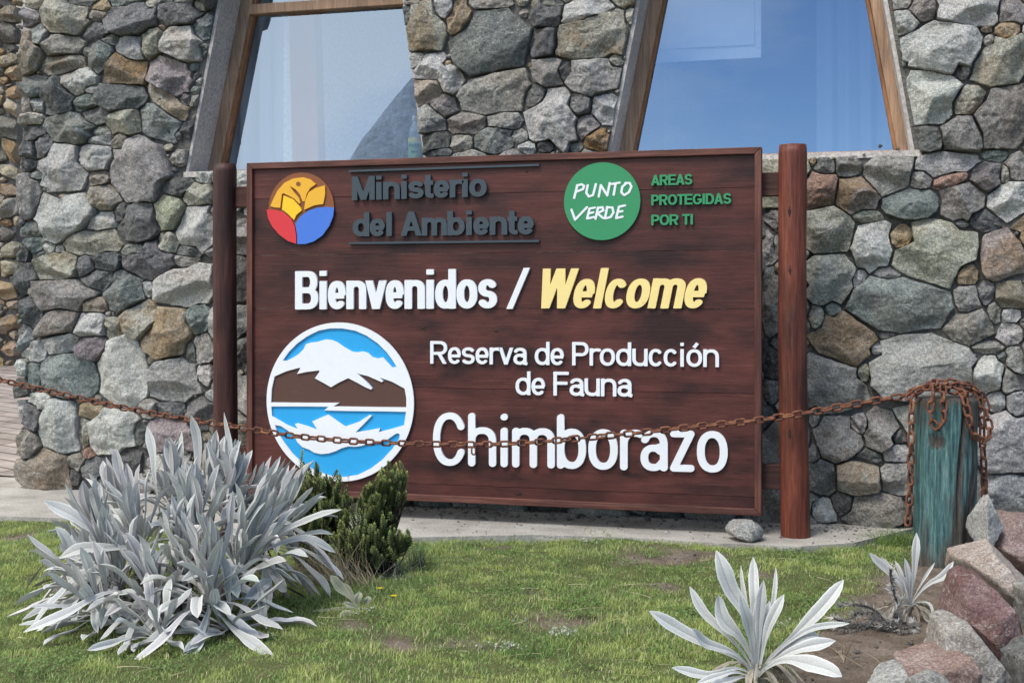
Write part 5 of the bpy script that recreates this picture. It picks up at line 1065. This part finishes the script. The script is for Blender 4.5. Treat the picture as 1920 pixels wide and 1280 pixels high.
# ------------------------------------------------------------------ dark green heath shrubs
def shrub(name, label, lobes, tall, base_px, D, seed, n):
    gen = np.random.default_rng(seed); b0 = np.array(atZ(*base_px, GZ)); LV_ = []; LC = []; st2 = []
    s = D/FPX
    tips = []
    for cx, cy, rx, ry, wt in lobes:
        c_ = np.array(atD(cx, cy, D))
        for _ in range(int(n*wt)):
            while True:
                q = gen.uniform(-1, 1, 3)
                if q@q < 1: break
            q *= (q@q)**-.18 if q@q > .01 else 1
            tips.append((c_+np.array(RIGHT)*q[0]*rx*s+np.array(FWD)*q[1]*rx*s*.8+np.array(UP)*q[2]*ry*s, gen.uniform(.03, .06)))
    for x, y, ln in tall: tips.append((np.array(atD(x, y, D)), ln))
    for tp_, ln in tips:
        if tp_[2] < GZ+.05: tp_[2] = GZ+.05
        out = tp_-b0; out[2] = 0; o2 = np.linalg.norm(out); d = np.array([0, 0, 1.])+out/max(o2, .05)*min(o2*3, .7)*gen.uniform(.2, 1.2)+gen.normal(0, .2, 3); d /= np.linalg.norm(d); bs = tp_-d*ln
        if bs[2] > GZ+.02: st2.append(stalk(b0+np.array([gen.normal(0, .03), gen.normal(0, .03), 0]), bs, .005, .002, (.045, .035, .025), n=5, m=4, wob=.02, gen=gen))
        st2.append(stalk(bs, tp_, .002, .001, (.05, .06, .025), n=3, m=3, wob=.001, gen=gen))
        k = int(ln/.0013); f = np.arange(k)/k; az = np.arange(k)*2.39996; e1 = np.cross(d, [.2, 1, .1]); e1 /= np.linalg.norm(e1); e2 = np.cross(d, e1)
        rad = e1*np.cos(az)[:, None]+e2*np.sin(az)[:, None]; tilt = .38+.85*f**2.5; ld = rad*np.cos(tilt)[:, None]+d*np.sin(tilt)[:, None]; ll = (.0150*(1-.35*f**3))[:, None]
        p0 = bs+d*(ln*f)[:, None]; sd_ = np.cross(ld, d); sd_ /= np.linalg.norm(sd_, axis=1)[:, None]+1e-9; wv = .0030
        LV_.append(np.stack([p0, p0+ld*ll*.45+sd_*wv, p0+ld*ll, p0+ld*ll*.45-sd_*wv], 1).reshape(-1, 3))
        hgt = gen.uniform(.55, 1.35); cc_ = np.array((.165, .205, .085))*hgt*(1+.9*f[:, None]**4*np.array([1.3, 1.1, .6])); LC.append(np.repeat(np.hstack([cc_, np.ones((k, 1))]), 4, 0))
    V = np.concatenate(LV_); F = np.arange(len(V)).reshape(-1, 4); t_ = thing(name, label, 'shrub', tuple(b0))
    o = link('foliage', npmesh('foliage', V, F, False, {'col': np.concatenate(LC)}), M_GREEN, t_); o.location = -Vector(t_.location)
    V, F, cl = merge(st2); o = link('twigs', npmesh('twigs', V, F, True, cl), M_DRY, t_); o.location = -Vector(t_.location)
shrub('heath_shrub', 'dark green needle leaved shrub in front of the sign, touching the silver mound', [(600, 950, 62, 62, .40), (575, 905, 40, 40, .2), (628, 925, 30, 40, .12), (600, 1010, 70, 50, .33)], [(567, 845, .10), (593, 868, .08), (618, 905, .06), (612, 890, .07), (632, 882, .05)], (600, 1062), 4.62, 51, 330)
shrub('heath_shrub', 'dark green needle leaved shrub with one tall lobe, standing right of its neighbour', [(735, 905, 30, 42, .28), (705, 935, 32, 40, .16), (690, 985, 58, 48, .30), (680, 1020, 72, 38, .30), (738, 1010, 28, 26, .10), (757, 1003, 14, 14, .04)], [(728, 866, .06), (750, 866, .06), (762, 885, .05), (717, 880, .05), (690, 918, .05)], (695, 1068), 4.52, 52, 380)

# ------------------------------------------------------------------ dead bristly plant, straw tufts, flowers
gD = np.random.default_rng(61); dp = []
D0 = 3.80
for pts in ([(1365, 610), (1310, 560), (1300, 450), (1275, 340), (1270, 280)], [(1330, 600), (1250, 540), (1190, 480), (1110, 455), (1010, 458)], [(1300, 560), (1200, 500), (1100, 500), (1065, 540), (990, 520)], [(1320, 600), (1270, 560), (1200, 560), (1100, 600), (920, 590)], [(1340, 620), (1300, 580), (1290, 500), (1330, 430)], [(1330, 620), (1280, 600), (1210, 520), (1180, 530)], [(1390, 590), (1385, 560), (1380, 545)], [(1280, 600), (1150, 590), (1060, 570), (1000, 560)]):
    P = bez([np.array(atD(1180+x/2.5946, 960+y/2.5946, D0+gD.normal(0, .03)))+np.array([0, 0, .004]) for x, y in pts], 26)
    P[:, 2] = np.maximum(P[:, 2], GZ+.012)
    for a, b in zip(P[:-1], P[1:]):
        dp.append(stalk(a, b, .004, .0038, (.10, .088, .078), n=3, m=5, wob=0, gen=gD)); d = b-a; d /= np.linalg.norm(d)
        for _ in range(15):
            r_ = gD.normal(0, 1, 3); r_ -= d*(r_@d); r_ /= np.linalg.norm(r_); c_ = a+(b-a)*gD.uniform(0, 1); l_ = gD.uniform(.010, .022); s_ = np.cross(d, r_)*.0024
            dp.append((np.array([c_-s_, c_+s_, c_+r_*l_+d*l_*.7]), np.array([[0, 1, 2]]), {'col': np.tile([*(np.array((.44, .43, .40))*gD.uniform(.35, 1.5)), 1], (3, 1))}))
V, F, cl = merge(dp); o = link('dead_plant', npmesh('dead_plant', V, F, False, cl), M_DRY); bb = atD(1690, 1195, D0); rebase(o, (bb.x, bb.y, GZ)); tag(o, 'dead grey bristly plant sprawling on the soil by the small rosette', 'plant')
def tuft(name, label, px, py, n, L_, spread, col, seed, rx=.06, wid=.0022, lean=(0, 0), cat='grass tuft'):
    gen = np.random.default_rng(seed); c_ = np.array(atZ(px, py, GZ)); out = []
    for _ in range(n):
        b0 = c_+np.array([gen.normal(0, rx), gen.normal(0, rx*.7), 0]); d = np.array([gen.normal(lean[0], spread), gen.normal(lean[1], spread), 1.]); d /= np.linalg.norm(d); l_ = L_*gen.uniform(.5, 1.2); bend = np.array([gen.normal(0, .25), gen.normal(0, .25), -.15])*l_
        out.append(blade(b0, d, l_, wid*gen.uniform(.6, 1.3), bend, np.array(col)*gen.uniform(.65, 1.35), gen))
    V, F, cl = merge(out); o = link(name, npmesh(name, V, F, False, cl), M_DRY); rebase(o, tuple(c_)); return tag(o, label, cat)
def blade(b0, d, l_, w_2, bend, col, gen):
    n = 6; s = np.linspace(0, 1, n)[:, None]; P = b0+d*l_*s+bend*s*s; sd_ = np.cross(d, gen.normal(0, 1, 3)); sd_ /= np.linalg.norm(sd_); w_3 = w_2*(1-.85*s)/2
    V = np.stack([P-sd_*w_3, P+sd_*w_3], 1).reshape(-1, 3); i = np.arange(2*n).reshape(n, 2); return V, np.stack([i[:-1, 0], i[:-1, 1], i[1:, 1], i[1:, 0]], 1), {'col': np.tile([*col, 1], (2*n, 1))}
tuft('straw_tuft', 'tuft of dry tan straw leaning left beside the young plant', 640, 1100, 240, .22, .34, (.42, .34, .22), 71, .065, .0026, (-.75, .25))
tuft('straw_tuft', 'thin bleached dry stems at the foot of the right shrub', 725, 1078, 80, .13, .32, (.42, .38, .29), 72, .08, .0020)
tuft('straw_tuft', 'sparse dry stalks between the shrubs and the silver mound', 565, 1085, 90, .15, .4, (.36, .31, .21), 73, .08, .0018)
tuft('grass_tuft', 'upright dark green grass tuft right of the shrubs', 785, 1062, 90, .085, .12, (.10, .14, .065), 74, .022, .003)
tuft('grass_tuft', 'green grass tuft on the concrete edge below the sign', 1125, 1012, 120, .05, .45, (.17, .25, .07), 75, .045, .0028)
tuft('grass_tuft', 'long green grass against the foot of the teal post', 1690, 1022, 420, .075, .42, (.15, .23, .065), 76, .07, .0030)
tuft('grass_tuft', 'rank darker grass under the right shrub reaching out to the flowers', 705, 1115, 520, .060, .6, (.17, .235, .085), 80, .13, .0026)
tuft('grass_tuft', 'long grass in the shade on the right side of the silver mound', 575, 1130, 360, .060, .6, (.16, .225, .08), 82, .10, .0026)
tuft('grass_tuft', 'low dark green weed tuft at the front of the lawn', 985, 1232, 130, .055, .6, (.12, .21, .06), 77, .05, .0035)
tuft('straw_tuft', 'tall feathery dry stalks before the sign left of the mountain emblem', 478, 1000, 14, .34, .10, (.30, .20, .15), 78, .02, .0022, (.0, .05))
tuft('straw_tuft', 'withered straw bits on the soil right of the front rosette', 1560, 1235, 40, .10, .9, (.36, .29, .20), 79, .06, .0022, (-.4, -.2))
for q, (x, y, lb) in enumerate(((808, 905, 'upper'), (890, 950, 'lower'))):
    px, py = 460+x/3.2, 820+y/3.2; c_ = np.array(atZ(px, py, GZ+.03)); out = []
    for k in range(12):
        a = k*math.pi/6; d = np.array([math.cos(a), math.sin(a), .25]); s_ = np.array([-math.sin(a), math.cos(a), 0])*.0024; out.append((np.array([c_, c_+d*.007+s_, c_+d*.013, c_+d*.007-s_]), np.array([[0, 1, 2, 3]]), {'col': np.tile([.75, .60, .03, 1], (4, 1))}))
    out.append(stalk((c_[0], c_[1], GZ), c_, .0012, .001, (.1, .14, .05), n=4, m=4))
    V, F, cl = merge(out); o = link('flower', npmesh('flower', V, F, False, cl), M_GRASS); rebase(o, (c_[0], c_[1], GZ)); tag(o, 'tiny yellow flower in the grass, the %s of the two' % ('left one nearer the shrubs' if q == 0 else 'right one farther from the shrubs'), 'flower', 'yellow flowers in the lawn')

# ------------------------------------------------------------------ turf
gG = np.random.default_rng(99)
def grass(nb):
    X = gG.uniform(-5.0, 2.6, nb); Y = gG.uniform(2.5, 5.6, nb); u = (X*CS+Y*SN)/(-X*SN+Y*CS); dep = -X*SN+Y*CS
    k = (np.abs(u) < .64) & (dep > 2.9) & ~inpoly(np.stack([X, Y], -1), conc_poly); X, Y, dep = X[k], Y[k], dep[k]
    bmk = bare_mask(X, Y); P2 = np.stack([X*3.1, Y*3.1, X*0], 1); big_ = fbm(P2, 3, 81); med = fbm(P2*4, 3, 82)
    k = gG.uniform(0, 1, len(X)) > bmk*1.02; k &= gG.uniform(0, 1, len(X)) < .72+.4*med; X, Y, dep, big_, med = X[k], Y[k], dep[k], big_[k], med[k]; n = len(X)
    hgt = (.0095+.0075*np.clip(big_+.3, 0, 1.2)+.007*np.clip(med, 0, 1))*gG.uniform(.55, 1.3, n); wd = .0018*gG.uniform(.7, 1.4, n)
    az = gG.uniform(0, 6.283, n); ln = np.abs(gG.normal(.55, .35, n)); dx, dy = np.cos(az)*ln, np.sin(az)*ln; fa = az+np.pi/2+gG.normal(0, .5, n); sx, sy = np.cos(fa)*wd/2, np.sin(fa)*wd/2; z = gh(X, Y)-.002
    b = np.stack([X, Y, z], 1); s = np.stack([sx, sy, sx*0], 1); m1 = b+np.stack([dx*.35, dy*.35, np.full(n, .62)], 1)*hgt[:, None]; tp_ = b+np.stack([dx, dy, np.ones(n)], 1)*hgt[:, None]
    V = np.stack([b-s, b+s, m1+s*.8, m1-s*.8, tp_], 1).reshape(-1, 3); i = np.arange(n)*5
    c1, c2, c3 = np.array((.37, .45, .14)), np.array((.22, .335, .105)), np.array((.54, .50, .28)); f = np.clip(.5+med*1.1+gG.normal(0, .22, n), 0, 1)[:, None]; c_ = c1*f+c2*(1-f)
    dry = (gG.uniform(0, 1, n) < .10+.12*np.clip(big_, 0, 1))[:, None]; c_ = np.where(dry, c3, c_)*gG.uniform(.75, 1.3, n)[:, None]; c_ = np.hstack([c_, np.ones((n, 1))])
    return V, [np.stack([i, i+1, i+2, i+3], 1), np.stack([i+3, i+2, i+4], 1)], {'col': np.repeat(c_, 5, 0)}
def lawn_spot():
    while True:
        x, y = gG.uniform(-3.0, 1.3), gG.uniform(2.9, 5.4); d = -x*SN+y*CS; u = (x*CS+y*SN)/d
        if abs(u) < .44 and d > 3.0 and not inpoly(np.array([x, y]), conc_poly) and bare_mask(np.array([x]), np.array([y]))[0] < .6: return x, y
def turf_extras():
    out = []
    for _ in range(150):                                                # taller clumps
        x, y = lawn_spot(); g_ = gG.uniform(.6, 1.3); col = np.array((.20, .29, .085))*g_
        for k in range(int(gG.uniform(10, 40))):
            b0 = np.array([x+gG.normal(0, .022), y+gG.normal(0, .022), GZ-.004]); d = np.array([gG.normal(0, .5), gG.normal(0, .5), 1.]); d /= np.linalg.norm(d); l_ = gG.uniform(.02, .055)
            out.append(blade(b0, d, l_, .0024, np.array([gG.normal(0, .2), gG.normal(0, .2), -.15])*l_, col*gG.uniform(.7, 1.3), gG))
    for _ in range(420):                                                # dead stalks lying about
        x, y = lawn_spot(); a = gG.uniform(0, 6.28); l_ = gG.uniform(.02, .09); d = np.array([math.cos(a), math.sin(a), gG.uniform(0, .35)])
        out.append(blade(np.array([x, y, GZ+.012]), d, l_, .0020, np.array([gG.normal(0, .3), gG.normal(0, .3), -.1])*l_, np.array((.52, .45, .30))*gG.uniform(.6, 1.2), gG))
    q = np.arange(6)*math.pi/3
    for n_ in range(95):                                                # mats of small round leaves
        x, y = lawn_spot() if n_ > 1 else [(lambda p: (p.x, p.y))(atZ(*xy, GZ)) for xy in ((1056, 1190), (945, 1216))][n_]; silver = n_ < 2 or n_ % 9 == 0; r_ = gG.uniform(.03, .10) if not silver else .045
        for k in range(int(r_*r_*26000)):
            c_ = np.array([x+gG.normal(0, r_*.6), y+gG.normal(0, r_*.5), GZ+gG.uniform(.006, .018)]); nr = np.array([gG.normal(0, .4), gG.normal(-.2, .4), 1.]); nr /= np.linalg.norm(nr); e1 = np.cross(nr, [1, .2, 0]); e1 /= np.linalg.norm(e1); e2 = np.cross(nr, e1); w_4 = gG.uniform(.0028, .0055)
            V = c_+(e1*np.cos(q)[:, None]*w_4+e2*np.sin(q)[:, None]*w_4*.75); cc_ = np.array((.36, .38, .33) if silver else (.13, .205, .06))*gG.uniform(.6, 1.3)
            out.append((V, np.array([[0, 1, 2, 3], [0, 3, 4, 5]]), {'col': np.tile([*cc_, 1], (6, 1))}))
    return out
V, F, cl = merge([grass(790000)]+turf_extras())
tf = link('grass', npmesh('grass', V, F, False, cl), M_GRASS); tf['kind'] = 'stuff'; tf['label'] = 'short green lawn grass with bare earthy patches'; tf['category'] = 'grass'
